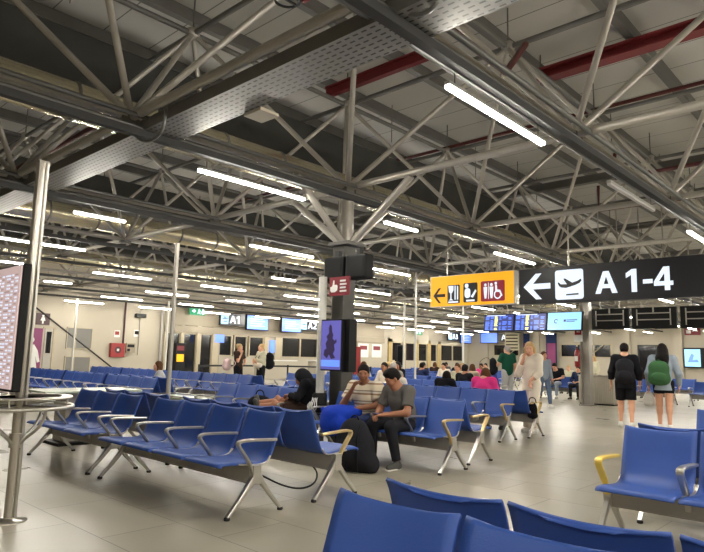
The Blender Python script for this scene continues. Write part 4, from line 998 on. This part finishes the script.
def stand(**k):
    J = dict(pel=(0, 0, .95), wai=(0, 0, 1.08), che=(0, 0, 1.28), nek=(0, 0, 1.45), hed=(.03, 0, 1.60), shL=(0, .18, 1.41), shR=(0, -.18, 1.41),
             elL=(-.02, .24, 1.12), elR=(-.02, -.24, 1.12), wrL=(.06, .25, .87), wrR=(.06, -.25, .87), hiL=(0, .095, .92), hiR=(0, -.095, .92),
             knL=(.03, .10, .50), knR=(.03, -.10, .50), anL=(-.02, .11, .09), anR=(-.02, -.11, .09), ftL=(1, .1, 0), ftR=(1, -.1, 0), hdL=(.1, 0, -1), hdR=(.1, 0, -1), hp=(0, 0), curl=.5)
    J.update(k); return J
def sit(**k):
    J = dict(pel=(0, 0, .52), wai=(-.04, 0, .66), che=(-.06, 0, .86), nek=(-.05, 0, 1.03), hed=(.0, 0, 1.17), shL=(-.05, .18, .99), shR=(-.05, -.18, .99),
             elL=(.02, .26, .74), elR=(.02, -.26, .74), wrL=(.24, .10, .68), wrR=(.24, -.10, .68), hiL=(.02, .095, .52), hiR=(.02, -.095, .52),
             knL=(.42, .15, .53), knR=(.42, -.15, .53), anL=(.42, .15, .09), anR=(.42, -.15, .09), ftL=(1, .1, 0), ftR=(1, -.1, 0), hdL=(.8, -.5, 0), hdR=(.8, .5, 0), hp=(0, 0), curl=.9)
    J.update(k); return J
def person(lab, loc, rz, J, skin='skin', hair='hair_black', hairstyle='short', top=('cl_black', 'short'), bottom=('cl_char', 'long'), shoes='shoe', sc=1.0, near=True, face=True, bulk=1.0, extras=None, group=None, legs=True):
    t = thing('person', lab, 'person', loc, rz, group); t.scale = (sc, sc, sc)
    dx = .009 if near else .016
    j = {k: (V3(*v) if k not in ('hp', 'curl') else v) for k, v in J.items()}
    hp = j['hp']; R = rotm(hp[0], hp[1]); H = j['hed']; b_ = bulk
    hd = lambda x, y, z: H+R@V3(x, y, z)
    s = SDF()
    s.ell(hd(-.01, 0, .03), (.096, .077, .092), R).ell(hd(.025, 0, -.035), (.070, .058, .082), R, k=.04).cap(hd(.06, 0, -.09), hd(.05, 0, -.085), .026, k=.04)   # skull, jaw, chin
    s.cap(hd(.090, 0, .015), hd(.106, 0, -.022), .009, .014, k=.02)                           # nose
    for sg in (1, -1): s.ell(hd(-.005, sg*.078, -.01), (.018, .010, .030), R, k=.012); s.cap(hd(.085, sg*.03, .028), hd(.082, sg*.045, .028), .010, k=.02); s.ell(hd(.062, sg*.035, -.03), (.028, .025, .03), R, k=.02)
    s.cap(hd(.088, -.018, -.058), hd(.088, .018, -.058), .009, k=.015)
    s.cap(j['nek']-V3(0, 0, .05), H-R@V3(.02, 0, .05), .058*b_, .052, k=.04)
    s.ell(j['che'], (.115*b_, .155*b_, .17), k=.06).cap(j['che'], j['wai'], .12*b_, .115*b_, k=.06).ell(j['pel'], (.115*b_, .15*b_, .11), k=.06).cap(j['wai'], j['pel'], .12*b_, .12*b_, k=.06)
    s.cap(j['shL'], j['shR'], .062*b_, k=.05).cap(j['nek'], (j['shL']+j['shR'])/2, .07*b_, k=.05)
    for sd, sg in (('L', 1), ('R', -1)):
        sh, el, wr, hi, kn, an = [j[q+sd] for q in ('sh', 'el', 'wr', 'hi', 'kn', 'an')]
        s.cap(sh, el, .055*b_, .042*b_).cap(el, wr, .042*b_, .027).cap(hi, kn, .085*b_, .058*b_, k=.04).cap(kn, an, .055*b_, .036)
        s.ell(kn+(an-kn)*.28-unit(np.cross(np.cross(kn-hi, an-kn)+V3(0, 1e-4, 0), an-kn))*0, (.056*b_, .052*b_, .10), k=.03)
        fd = unit(j['ft'+sd]); s.cap(an-fd*.03-V3(0, 0, .045), an+fd*.14-V3(0, 0, .06), .035, .026)
        # hand
        d = unit(j['hd'+sd]); la = np.cross(d, V3(0, 0, 1)); la = unit(la) if np.linalg.norm(la) > .3 else V3(1, 0, 0)
        if sd == 'L': la = la
        n_ = np.cross(la, d)
        n_ = -n_ if n_[2] > 0 else n_
        inw = 1 if (la@V3(0, -sg, 0)) > 0 else -1
        for q, (o, L1, L2) in enumerate(((-.028, .040, .035), (-.010, .046, .040), (.009, .043, .037), (.027, .034, .028))):
            k1 = wr+d*.085+la*o*-inw; s.cap(wr+d*.01+la*o*-inw*.5, k1, .015, .012, k=.012)
            d1 = unit(d+n_*j['curl']*.8); d2 = unit(d+n_*j['curl']*2.2); k2 = k1+d1*L1; s.cap(k1, k2, .0095, .009, k=.006).cap(k2, k2+d2*L2, .009, .0075, k=.006)
        tb = wr+d*.03+la*inw*.022; tm = tb+unit(d*.7+la*inw)*.045; s.cap(tb, tm, .013, .011, k=.01).cap(tm, tm+unit(d+la*inw*.2+n_*.4)*.035, .010, .008, k=.006)
    s.obj('body', skin, t, dx if near else .014)
    if face:
        for sg in (1, -1):
            SDF().ell(hd(.083, sg*.031, .008), (.009, .014, .007), R).obj('eye', 'eye', t, .004)
            SDF().cap(hd(.092, sg*.018, .030), hd(.084, sg*.046, .030), .005).obj('eyebrow', hair if hair != 'hair_blond' else 'hair_brown', t, .004)
        SDF().cap(hd(.096, -.02, -.058), hd(.096, .02, -.058), .006, k=.01).obj('mouth', 'lips', t, .004)
    # hair
    h = SDF()
    if hairstyle:
        h.ell(hd(-.018, 0, .040), (.104, .088, .098), R)
        if hairstyle == 'short': h.ell(hd(-.05, 0, -.01), (.068, .078, .075), R, k=.03).cut(hd(.062, 0, .035), R@V3(1, 0, -.9)).cut(hd(0, 0, -.065), R@V3(-.2, 0, -1))
        elif hairstyle == 'quiff': h.ell(hd(.02, 0, .10), (.075, .07, .04), R).ell(hd(-.05, 0, -.01), (.068, .078, .075), R, k=.03).cut(hd(.066, 0, .035), R@V3(1, 0, -.8)).cut(hd(0, 0, -.055), R@V3(-.2, 0, -1))
        elif hairstyle == 'bun': h.ell(hd(-.04, 0, 0), (.07, .08, .08), R).ell(hd(-.10, 0, .09), (.05, .05, .045), R).cut(hd(.06, 0, .03), R@V3(1, 0, -.9))
        elif hairstyle == 'bob': h.ell(hd(-.05, 0, -.04), (.075, .095, .11), R).cut(hd(.05, 0, .02), R@V3(1, 0, -.5)).cap(hd(-.01, .085, .0), hd(.0, .088, -.10), .03, .022).cap(hd(-.01, -.085, .0), hd(.0, -.088, -.10), .03, .022)
        elif hairstyle == 'long':
            h.cut(hd(.055, 0, .03), R@V3(1, 0, -.6)); h.cap(hd(-.05, 0, 0), j['nek']+V3(-.09, 0, -.02), .10, .12).cap(j['nek']+V3(-.09, 0, -.02), j['che']+V3(-.17, -.06, -.10), .12, .05).cap(hd(-.03, .06, -.02), j['nek']+V3(-.06, .10, -.12), .05, .04).cap(hd(-.03, -.06, -.02), j['nek']+V3(-.06, -.10, -.12), .05, .035)
        h.obj('hair', hair, t, dx)
    # top
    m_, sl = top[:2]
    g = .016
    s = SDF().ell(j['che'], (.115*b_+g, .16*b_+g, .18), k=.06).cap(j['che'], j['wai'], .125*b_+g, .125*b_+g, k=.06).cap(j['wai'], j['pel']+V3(0, 0, .02), .128*b_+g, .135*b_+g, k=.06)
    s.cap(j['shL'], j['shR'], .066*b_+g, k=.05).cap(j['nek']-V3(0, 0, .035), (j['shL']+j['shR'])/2, .072*b_, k=.04)
    for sd in 'LR':
        sh, el, wr = [j[q+sd] for q in ('sh', 'el', 'wr')]
        if sl == 'short': s.cap(sh, sh+(el-sh)*.72, .060*b_+g, .058*b_+g, flat=True)
        elif sl == 'long': s.cap(sh, el, .060*b_+g, .048*b_+g).cap(el, el+(wr-el)*.93, .048*b_+g, .034+g, flat=True)
        elif sl == 'loose': s.cap(sh, el, .060*b_+g, .050*b_+g).cap(el, el+(wr-el)*.6, .050*b_+g, .045+g, flat=True)
    if len(top) > 2 and top[2] == 'hem': s.cap(j['pel']+V3(0, 0, .05), j['pel']-V3(0, 0, .16), .13*b_+g, .15*b_+g, flat=True)
    s.obj('shirt' if sl == 'short' else 'top', m_, t, dx)
    # bottoms
    m_, ln = bottom
    s = SDF().ell(j['pel'], (.125*b_, .16*b_, .115), k=.05)
    for sd in 'LR':
        hi, kn, an = [j[q+sd] for q in ('hi', 'kn', 'an')]
        if ln == 'long': s.cap(hi, kn, .098*b_, .072*b_, k=.04).cap(kn, kn+(an-kn)*.95, .070*b_, .052*b_, flat=True)
        elif ln == 'wide': s.cap(hi, kn, .105*b_, .095*b_, k=.04).cap(kn, kn+(an-kn)*.97, .095*b_, .098*b_, flat=True)
        elif ln == 'shorts': s.cap(hi, hi+(kn-hi)*.85, .102*b_, .092*b_, k=.04, flat=True)
        elif ln == 'hot': s.cap(hi, hi+(kn-hi)*.45, .098*b_, .090*b_, k=.04, flat=True)
    s.obj('trousers' if ln in ('long', 'wide') else 'shorts', m_, t, dx)
    if shoes and legs:
        for sd in 'LR':
            an = j['an'+sd]; fd = unit(j['ft'+sd])
            s = SDF().cap(an-fd*.035-V3(0, 0, .042), an+fd*.15-V3(0, 0, .052), .044, .036, k=.03).cap(an-V3(0, 0, .01), an-V3(0, 0, .05), .046, .046, k=.03).cut(an-V3(0, 0, .088), (0, 0, -1))
            o = s.obj('shoe', shoes, t, .009)
            SDF().cap(an-fd*.03-V3(0, 0, .076), an+fd*.16-V3(0, 0, .078), .040, .036).cut(an-V3(0, 0, .0895), (0, 0, -1)).cut(an-V3(0, 0, .070), (0, 0, 1)).obj('sole', 'shoe' if shoes == 'shoe_dark' else 'white', o, .009)
    if extras: extras(t, j, hd, R)
    return t
def backpack(m_, c=(-.26, 0, 1.15), s_=(.10, .16, .23), straps=True):
    def f_(t, j, hd, R):
        pass
    return f_
def pack_thing(lab, loc, rz, m_, s_=(.10, .155, .22), strapm=None):
    t = thing('backpack', lab, 'backpack', loc, rz)
    SDF().ell((0, 0, 0), (s_[0], s_[1], s_[2]), k=.05).cap((0, -s_[1]*.55, -s_[2]*.55), (0, s_[1]*.55, -s_[2]*.55), s_[0]*.85, k=.08).cap((0, -s_[1]*.45, s_[2]*.5), (0, s_[1]*.45, s_[2]*.5), s_[0]*.75, k=.08).cut((s_[0]*.8, 0, 0), (1, 0, 0)).obj('bag_body', m_, t, .01)
    SDF().ell((-s_[0]*.85, 0, -s_[2]*.35), (s_[0]*.45, s_[1]*.75, s_[2]*.42), k=.03).obj('front_pocket', m_, t, .01)
    for sg in (1, -1): MB().path(smooth_pts([(s_[0]*.6, sg*.07, s_[2]*.7), (s_[0]*1.4, sg*.09, s_[2]*1.1), (s_[0]*3.2, sg*.12, s_[2]*.6), (s_[0]*3.3, sg*.15, -.02), (s_[0]*1.5, sg*.15, -s_[2]*.7)], 2), 0, flat=(.018, .006), up=(0, 1, 0)).obj('strap', strapm or m_, t)
    MB().path(smooth_pts([(0, -.03, s_[2]*.9), (0, -.02, s_[2]*1.12), (0, .02, s_[2]*1.12), (0, .03, s_[2]*.9)], 2), .006, 6).obj('carry_loop', strapm or m_, t)
    return t

# --- the two seated men
SX1 = 6.17
person('seated man in a striped cream and brown shirt, chin resting on his hand', (6.27, 5.50, 0), radians(188),
       sit(che=(.02, 0, .86), wai=(-.02, 0, .67), nek=(.06, 0, 1.02), hed=(.13, .02, 1.165), shL=(.04, .20, .98), shR=(.04, -.20, .98), elR=(.16, -.30, .72), wrR=(.24, -.08, .97), hdR=(.0, .45, .8), elL=(.12, .28, .74), wrL=(.36, .06, .70),
           hdL=(.3, -.9, 0), hp=(radians(28), radians(-6)), curl=1.0, knL=(.44, .20, .53), knR=(.44, -.17, .53), anL=(.40, .22, .09), anR=(.36, -.16, .09)), 'skin_dark', 'hair_black', 'short', ('cl_stripe', 'short'), ('cl_navy', 'long'), 'shoe_dark', .945, bulk=1.15)
person('seated man in a grey T-shirt leaning forward over his phone', (6.25, 4.86, 0), radians(172),
       sit(che=(.05, 0, .84), wai=(-.01, 0, .66), nek=(.13, .02, .99), hed=(.21, .0, 1.12), shL=(.09, .19, .95), shR=(.09, -.19, .95), elL=(.20, .27, .69), wrL=(.42, .06, .66), elR=(.20, -.26, .68), wrR=(.42, -.06, .66),
           hdL=(.75, -.5, -.1), hdR=(.75, .5, -.1), hp=(radians(-20), radians(-32)), curl=1.2, knL=(.42, .20, .52), anL=(.36, .26, .09), knR=(.44, -.12, .53), anR=(.40, -.16, .09)), 'skin_mid', 'hair_black', 'quiff', ('cl_grey', 'short'), ('cl_char', 'long'), 'shoe_dark', .95, bulk=1.08)
t = thing('phone', 'dark phone held by the man in the grey T-shirt', 'phone', (5.80, 4.93, .635)); MB().box((-.035, -.04, -.006), (.035, .04, .006)).obj('phone_body', 'black', t, bevel=.003); MB().box((-.03, -.034, .006), (.03, .034, .007)).obj('phone_screen', 'scr_dkblue', t)
# blue jacket on lap, bags on floor
t = thing('blue_jacket', 'royal blue jacket bundled on the lap of the man in stripes', 'jacket', (5.88, 5.60, .58))
SDF().ell((0, 0, 0), (.20, .24, .12), k=.06).ell((-.13, .05, -.12), (.10, .19, .16), k=.06).ell((-.05, .16, -.02), (.12, .10, .11), k=.05).ell((-.14, -.12, -.14), (.09, .10, .13), k=.05).ell((.08, -.14, .03), (.12, .12, .08), k=.04).obj('jacket_bundle', 'cl_blue', t, .011)
for q, zz in enumerate((-.04, .03)): SDF().cap((-.19, -.1+q*.04, -.10+zz), (-.12, .22, .02+zz), .022, .03, k=.02).obj('fold', 'cl_blue', t, .009)
t = thing('backpack', 'large black backpack standing on the floor before the two men', 'backpack', (5.46, 4.96, 0), radians(10))
SDF().ell((0, 0, .25), (.18, .25, .28), k=.06).ell((.02, .03, .47), (.13, .16, .13), k=.08).cap((0, -.20, .09), (0, .22, .09), .12, k=.08).ell((-.14, .02, .2), (.07, .16, .15), k=.03).cut((0, 0, .002), (0, 0, -1)).obj('bag_body', 'cl_char', t, .012)
for q in (-.1, 0, .1): MB().path(smooth_pts([(-.06, q, .52), (-.17, q*1.3, .40), (-.20, q*1.5, .15), (-.17, q*1.4, .02)], 2), .010, 6).obj('strap', 'cl_black', t)
MB().path(smooth_pts([(0, -.05, .55), (0, -.03, .63), (0, .05, .63), (0, .07, .55)], 2), .010).obj('carry_loop', 'cl_black', t)
t = thing('holdall', 'black soft bag slumped between the backpack and the man in stripes', 'bag', (5.72, 5.30, 0))
SDF().ell((0, 0, .20), (.15, .20, .21), k=.06).ell((0, 0, .36), (.12, .15, .12), k=.08).cut((0, 0, .002), (0, 0, -1)).obj('bag_body', 'cl_black', t, .012)
# hooded person
def hood(t, j, hd, R):
    SDF().ell(hd(-.025, 0, .03), (.122, .108, .122), R).cap(hd(-.06, 0, -.04), j['nek']+V3(-.03, 0, .0), .10, .10, k=.05).carve(hd(.115, 0, -.02), .085).obj('hood', 'cl_char', t, .009)
person('hooded person in black lounging across seats with bare legs stretched out', (6.46, 6.84, 0), radians(118),
       sit(pel=(0, 0, .53), che=(-.02, 0, .82), shL=(.0, .18, .92), shR=(.0, -.18, .92), hed=(.12, 0, 1.0), nek=(.03, 0, .93), hiL=(.02, .09, .53), hiR=(.02, -.09, .53), knL=(.42, .08, .58), anL=(.80, .05, .555), knR=(.42, -.10, .64), anR=(.84, -.02, .60), ftL=(.3, .3, .9), ftR=(.3, -.2, .9), elL=(.08, .25, .72), wrL=(.28, .08, .74), elR=(.08, -.25, .72), wrR=(.28, -.08, .74), hp=(radians(10), radians(-28))),
       'skin_mid', 'hair_black', 'short', ('cl_black', 'long'), ('cl_brown', 'shorts'), 'shoe_dark', .98, extras=hood)
t = thing('phone', 'dark phone held by the hooded person', 'phone', (6.32, 7.12, .72)); MB().box((-.04, -.04, -.006), (.04, .04, .006)).obj('phone_body', 'black', t)
t = thing('holdall', 'dark round bag on the seat behind the outstretched legs', 'bag', (6.42, 7.95, .42)); SDF().ell((0, 0, .12), (.16, .24, .13), k=.05).cut((0, 0, .01), (0, 0, -1)).obj('bag_body', 'cl_black', t, .012)
MB().path(smooth_pts([(0, -.12, .2), (0, -.08, .33), (0, .08, .33), (0, .12, .2)], 2), .01).obj('carry_loop', 'cl_char', t)

# --- woman in white
person('woman in loose ivory top and wide trousers, hand raised to her mouth', (10.95, 5.45, 0), radians(165),
       stand(hed=(.05, 0, 1.59), elR=(.16, -.20, 1.10), wrR=(.17, -.04, 1.40), hdR=(-.05, .35, .9), elL=(.03, .21, 1.12), wrL=(.18, .12, .98), hp=(radians(35), radians(-10)), knL=(.08, .10, .50), anL=(.08, .12, .09), curl=.8),
       'skin', 'hair_blond', 'bob', ('cl_white', 'loose', 'hem'), ('cl_white', 'wide'), 'shoe', .985, bulk=1.02)
t = thing('shoulder_bag', 'black shoulder bag hanging beside the end armrest in front of the white-clad woman', 'bag', (10.22, 5.08, .38)); SDF().ell((0, 0, .09), (.05, .09, .15), k=.03).cap((0, -.05, .0), (0, .05, .0), .045, k=.03).obj('bag_body', 'cl_black', t, .01)
MB().path(smooth_pts([(0, -.07, .22), (0, -.05, .31), (0, .05, .31), (0, .07, .22)], 2), .009).obj('strap', 'cl_black', t)
# --- man in green
person('man in a dark green T-shirt and pale trousers seen from behind', (18.3, 9.95, 0), radians(60), stand(hed=(.03, .0, 1.60), hp=(radians(20), 0), elL=(.1, .27, 1.15), wrL=(.3, .3, 1.05), hdL=(.9, .2, -.2)), 'skin', 'hair_grey', 'short', ('cl_green', 'short'), ('cl_lgrey', 'long'), 'shoe_dark', 1.06, near=False, bulk=1.15)
pack_thing('black backpack hanging from the left shoulder of the man in green', (18.1, 10.38, 1.15), radians(120), 'cl_black', (.13, .17, .28))
# --- walkers at right
MX, MY = 13.55, 4.62
person('man in black T-shirt and black shorts walking away with a black backpack', (MX, MY, 0), radians(18), stand(elL=(-.06, .26, 1.12), elR=(-.04, -.26, 1.12), wrL=(.0, .27, .88), wrR=(.05, -.27, .88), knL=(.10, .10, .50), anL=(.06, .11, .10), knR=(-.02, -.10, .50), anR=(-.16, -.10, .10)), 'skin', 'hair_black', 'short', ('cl_black', 'loose', 'hem'), ('cl_black', 'shorts'), 'shoe', 1.02, bulk=1.08, face=False)
pack_thing('black backpack worn by the walking man in black', (MX-.24*cos(radians(18)), MY-.24*sin(radians(18)), 1.18), radians(18), 'cl_char', (.12, .17, .25))
WX_, WY_ = 13.75, 3.93
person('woman with long black hair in an oversized pale denim shirt and black shorts', (WX_, WY_, 0), radians(14), stand(elL=(-.03, .27, 1.12), elR=(-.03, -.28, 1.12), wrL=(.04, .27, .86), wrR=(.06, -.28, .88), knL=(.06, .09, .50), anL=(.02, .09, .09), knR=(-.02, -.09, .50), anR=(-.10, -.09, .10)), 'skin', 'hair_black', 'long', ('cl_denim', 'long', 'hem'), ('cl_black', 'hot'), 'shoe', 1.02, bulk=1.08, face=False)
pack_thing('green canvas backpack worn by the long-haired walking woman', (WX_-.30*cos(radians(14))-.02, WY_-.30*sin(radians(14))+.06, 1.16), radians(14), 'cl_olive', (.12, .19, .24))
t = thing('carrier_bag', 'small white carrier bag hanging from the left hand of the long-haired woman', 'bag', (13.80, 4.24, .50)); SDF().ell((0, 0, .12), (.05, .10, .15), k=.03).cap((0, -.06, .02), (0, .06, .02), .045, k=.03).obj('bag_body', 'white', t, .01)
MB().path(smooth_pts([(0, -.05, .24), (0, -.02, .38), (0, .02, .38), (0, .05, .24)], 2), .005).obj('bag_handle', 'white', t)
# --- two women at the gate
person('woman in dark brown top and black trousers, left of the two standing by the gate', (12.62, 16.85, 0), radians(-70), stand(elL=(.12, .24, 1.14), wrL=(.22, .05, 1.05), hdL=(.2, -1, 0), hdR=(0, .3, 1), elR=(.12, -.22, 1.14), wrR=(.16, -.08, 1.38)), 'skin', 'hair_blond', 'bun', ('cl_brown', 'short'), ('cl_black', 'wide'), 'shoe', .98, near=False)
pack_thing('pale pink bag on the shoulder of the left gate woman', (12.3, 17.05, 1.0), radians(-60), 'pinkbag', (.11, .17, .18))
person('blonde woman in cream top and dark trousers, right of the two standing by the gate', (13.2, 16.35, 0), radians(170), stand(elL=(.12, .24, 1.14), wrL=(.26, .1, 1.2), elR=(.14, -.22, 1.12), wrR=(.28, -.05, 1.2)), 'skin', 'hair_blond', 'bun', ('cl_cream', 'long'), ('cl_black', 'wide'), 'shoe', .99, near=False)
pack_thing('black backpack worn by the blonde woman at the gate', (13.5, 16.3, 1.15), radians(165), 'cl_black', (.14, .18, .28))
t = thing('waist_bag', 'cream waist bag worn by the blonde woman at the gate', 'bag', (13.0, 16.3, 1.0)); SDF().cap((0, -.12, 0), (0, .12, 0), .08, k=.02).obj('bag_body', 'cl_white', t, .012)
# --- striped walker, seated with suitcase
person('person in pale blue top and jeans walking behind the woman in white', (17.35, 8.25, 0), radians(-120), stand(knL=(.12, .10, .50), anL=(.16, .11, .10), knR=(-.05, -.10, .5), anR=(-.28, -.1, .13)), 'skin', 'hair_brown', 'long', ('cl_denim', 'long'), ('cl_jean', 'long'), 'shoe', .95, near=False)
person('seated man in black T-shirt and pale jeans looking down beside a suitcase', (22.5, 10.2, 0), radians(185), sit(nek=(.08, 0, 1.0), hed=(.16, 0, 1.12), che=(.0, 0, .85), hp=(0, radians(-30))), 'skin', 'hair_black', 'short', ('cl_black', 'short'), ('cl_denim', 'long'), 'shoe', 1.05, near=False)
t = thing('suitcase', 'black upright suitcase beside the seated man in jeans', 'suitcase', (21.9, 10.75, 0)); MB().box((-.13, -.22, .06), (.13, .22, .68)).obj('shell', 'cl_black', t, bevel=.04)
for sx_ in (-.1, .1):
    for sy_ in (-.16, .16): MB().tube((sx_, sy_-.015, .03), (sx_, sy_+.015, .03), .03, n=12).obj('wheel', 'rubber', t)
MB().path([(0, -.1, .66), (0, -.1, .95), (0, .1, .95), (0, .1, .66)], .01).obj('pull_handle', 'alu', t)
# seated people seen over the seat backs
def seated(lab, x_, y_, rz, skin, hair, hs, top, sc=1.0, dz=0, **kw):
    person(lab, (x_, y_, dz), radians(rz), sit(**kw), skin, hair, hs, top, ('cl_char', 'long'), 'shoe_dark', sc*.94, near=False, face=abs(rz) > 90)
seated('brown-haired person in a bright pink top seated facing away', 10.25, 6.15, 0, 'skin', 'hair_brown', 'bob', ('cl_pink', 'long'), 1.02, bulk=1.0) if False else None
person('brown-haired person in a bright pink top seated facing away', (10.32, 6.08, 0), radians(5), sit(hed=(.03, 0, 1.13)), 'skin', 'hair_brown', 'bob', ('cl_pink', 'long'), ('cl_char', 'long'), 'shoe_dark', .94, near=False, face=False, bulk=1.15)
seated('dark-haired person slumped in the seat left of the person in pink', 10.30, 6.95, 0, 'skin_mid', 'hair_black', 'bob', ('cl_black', 'long'), .95, nek=(.0, 0, .98), hed=(.04, 0, 1.10))
seated('grey-haired person in white slouched beyond the man in the grey T-shirt', 10.30, 8.15, 0, 'skin', 'hair_grey', 'short', ('cl_white', 'short'), .92, nek=(.0, 0, .98), hed=(.04, 0, 1.10))
seated('person in a pale shirt sitting at left behind the slim steel pole', 7.22, 12.6, 150, 'skin', 'hair_brown', 'bob', ('cl_lgrey', 'long'), .93)
sp = [(13.3, 8.4, 0, 'skin_mid', 'hair_black', 'short', 'cl_black', 'dark-clad person seated facing away between the two men and the yellow sign'),
      (13.3, 10.7, 0, 'skin', 'hair_grey', 'short', 'cl_white', 'grey-haired person in white seated facing away in the middle crowd'),
      (16.4, 10.1, 0, 'skin', 'hair_brown', 'bob', 'cl_tan', 'person in tan seated facing away in the middle crowd'),
      (16.4, 12.0, 0, 'skin_mid', 'hair_black', 'short', 'cl_navy', 'person in navy seated behind the head of the man in stripes'),
      (15.4, 10.0, 180, 'skin', 'hair_brown', 'short', 'cl_cream', 'person in cream seated facing the camera, right of the slim pole'),
      (18.5, 12.6, 180, 'skin', 'hair_black', 'short', 'cl_white', 'person in white seated facing the camera under the yellow sign'),
      (19.5, 14.2, 0, 'skin_dark', 'hair_black', 'short', 'cl_brown', 'person in brown seated facing away near the distant gate doors'),
      (19.5, 15.6, 0, 'skin', 'hair_blond', 'bob', 'cl_grey', 'blond person in grey seated facing away near the distant gate doors'),
      (22.4, 14.3, 180, 'skin', 'hair_brown', 'short', 'cl_lgrey', 'person in light grey seated far away, left of the man in green'),
      (22.4, 13.4, 180, 'skin_mid', 'hair_black', 'short', 'cl_pink', 'small distant person in pink seated left of the man in green'),
      (26.4, 11.4, 180, 'skin', 'hair_blond', 'short', 'cl_cream', 'person in pale cream seated behind the right-hand bin'),
      (26.4, 10.4, 180, 'skin_mid', 'hair_black', 'short', 'cl_black', 'dark-clad person seated behind the bin, beside the walking man'),
      (26.4, 8.4, 180, 'skin_mid', 'hair_black', 'bob', 'cl_brown', 'dark-haired person seated between the two walkers'),
      (13.3, 11.8, 0, 'skin', 'hair_brown', 'bob', 'cl_lgrey', 'brown-haired person in light grey seated facing away, behind the man in stripes'),
      (12.4, 10.3, 180, 'skin_mid', 'hair_black', 'short', 'cl_white', 'dark-haired person in white seated facing the camera right of the fire point'),
      (15.5, 12.3, 180, 'skin_mid', 'hair_black', 'bob', 'cl_black', 'dark-haired person in black facing the camera near the dark display stand'),
      (16.4, 13.4, 0, 'skin', 'hair_blond', 'short', 'cl_navy', 'blond person in navy facing away near the dark display stand'),
      (18.6, 14.8, 180, 'skin_dark', 'hair_black', 'short', 'cl_tan', 'dark-haired person in tan facing the camera far behind the slim pole'),
      (23.4, 15.2, 0, 'skin_mid', 'hair_black', 'short', 'cl_black', 'tiny dark-clad person seated facing away in the seventh row'),
      (23.4, 16.4, 0, 'skin', 'hair_brown', 'bob', 'cl_brown', 'tiny brown-clad person seated facing away in the seventh row'),
      (26.5, 15.6, 180, 'skin', 'hair_black', 'short', 'cl_white', 'tiny white-clad person facing the camera in the eighth row'),
      (26.5, 17.9, 180, 'skin_mid', 'hair_black', 'short', 'cl_grey', 'tiny grey-clad person facing the camera in the eighth row'),
      (18.6, 11.9, 180, 'skin', 'hair_blond', 'bob', 'cl_olive', 'blond person in green facing the camera under the yellow sign'),
      (22.5, 9.35, 180, 'skin', 'hair_black', 'short', 'cl_navy', 'person in navy seated left of the right-hand column')]
for x_, y_, a, sk, hr, hs, tp, lab in sp: seated(lab, x_, y_, a, sk, hr, hs, (tp, 'long'), 1.0)
person('person in pale cream shirt standing beyond the bin left of the walking man', (25.6, 9.95, 0), radians(150), stand(), 'skin', 'hair_blond', 'bob', ('cl_cream', 'long'), ('cl_tan', 'long'), 'shoe', .95, near=False)
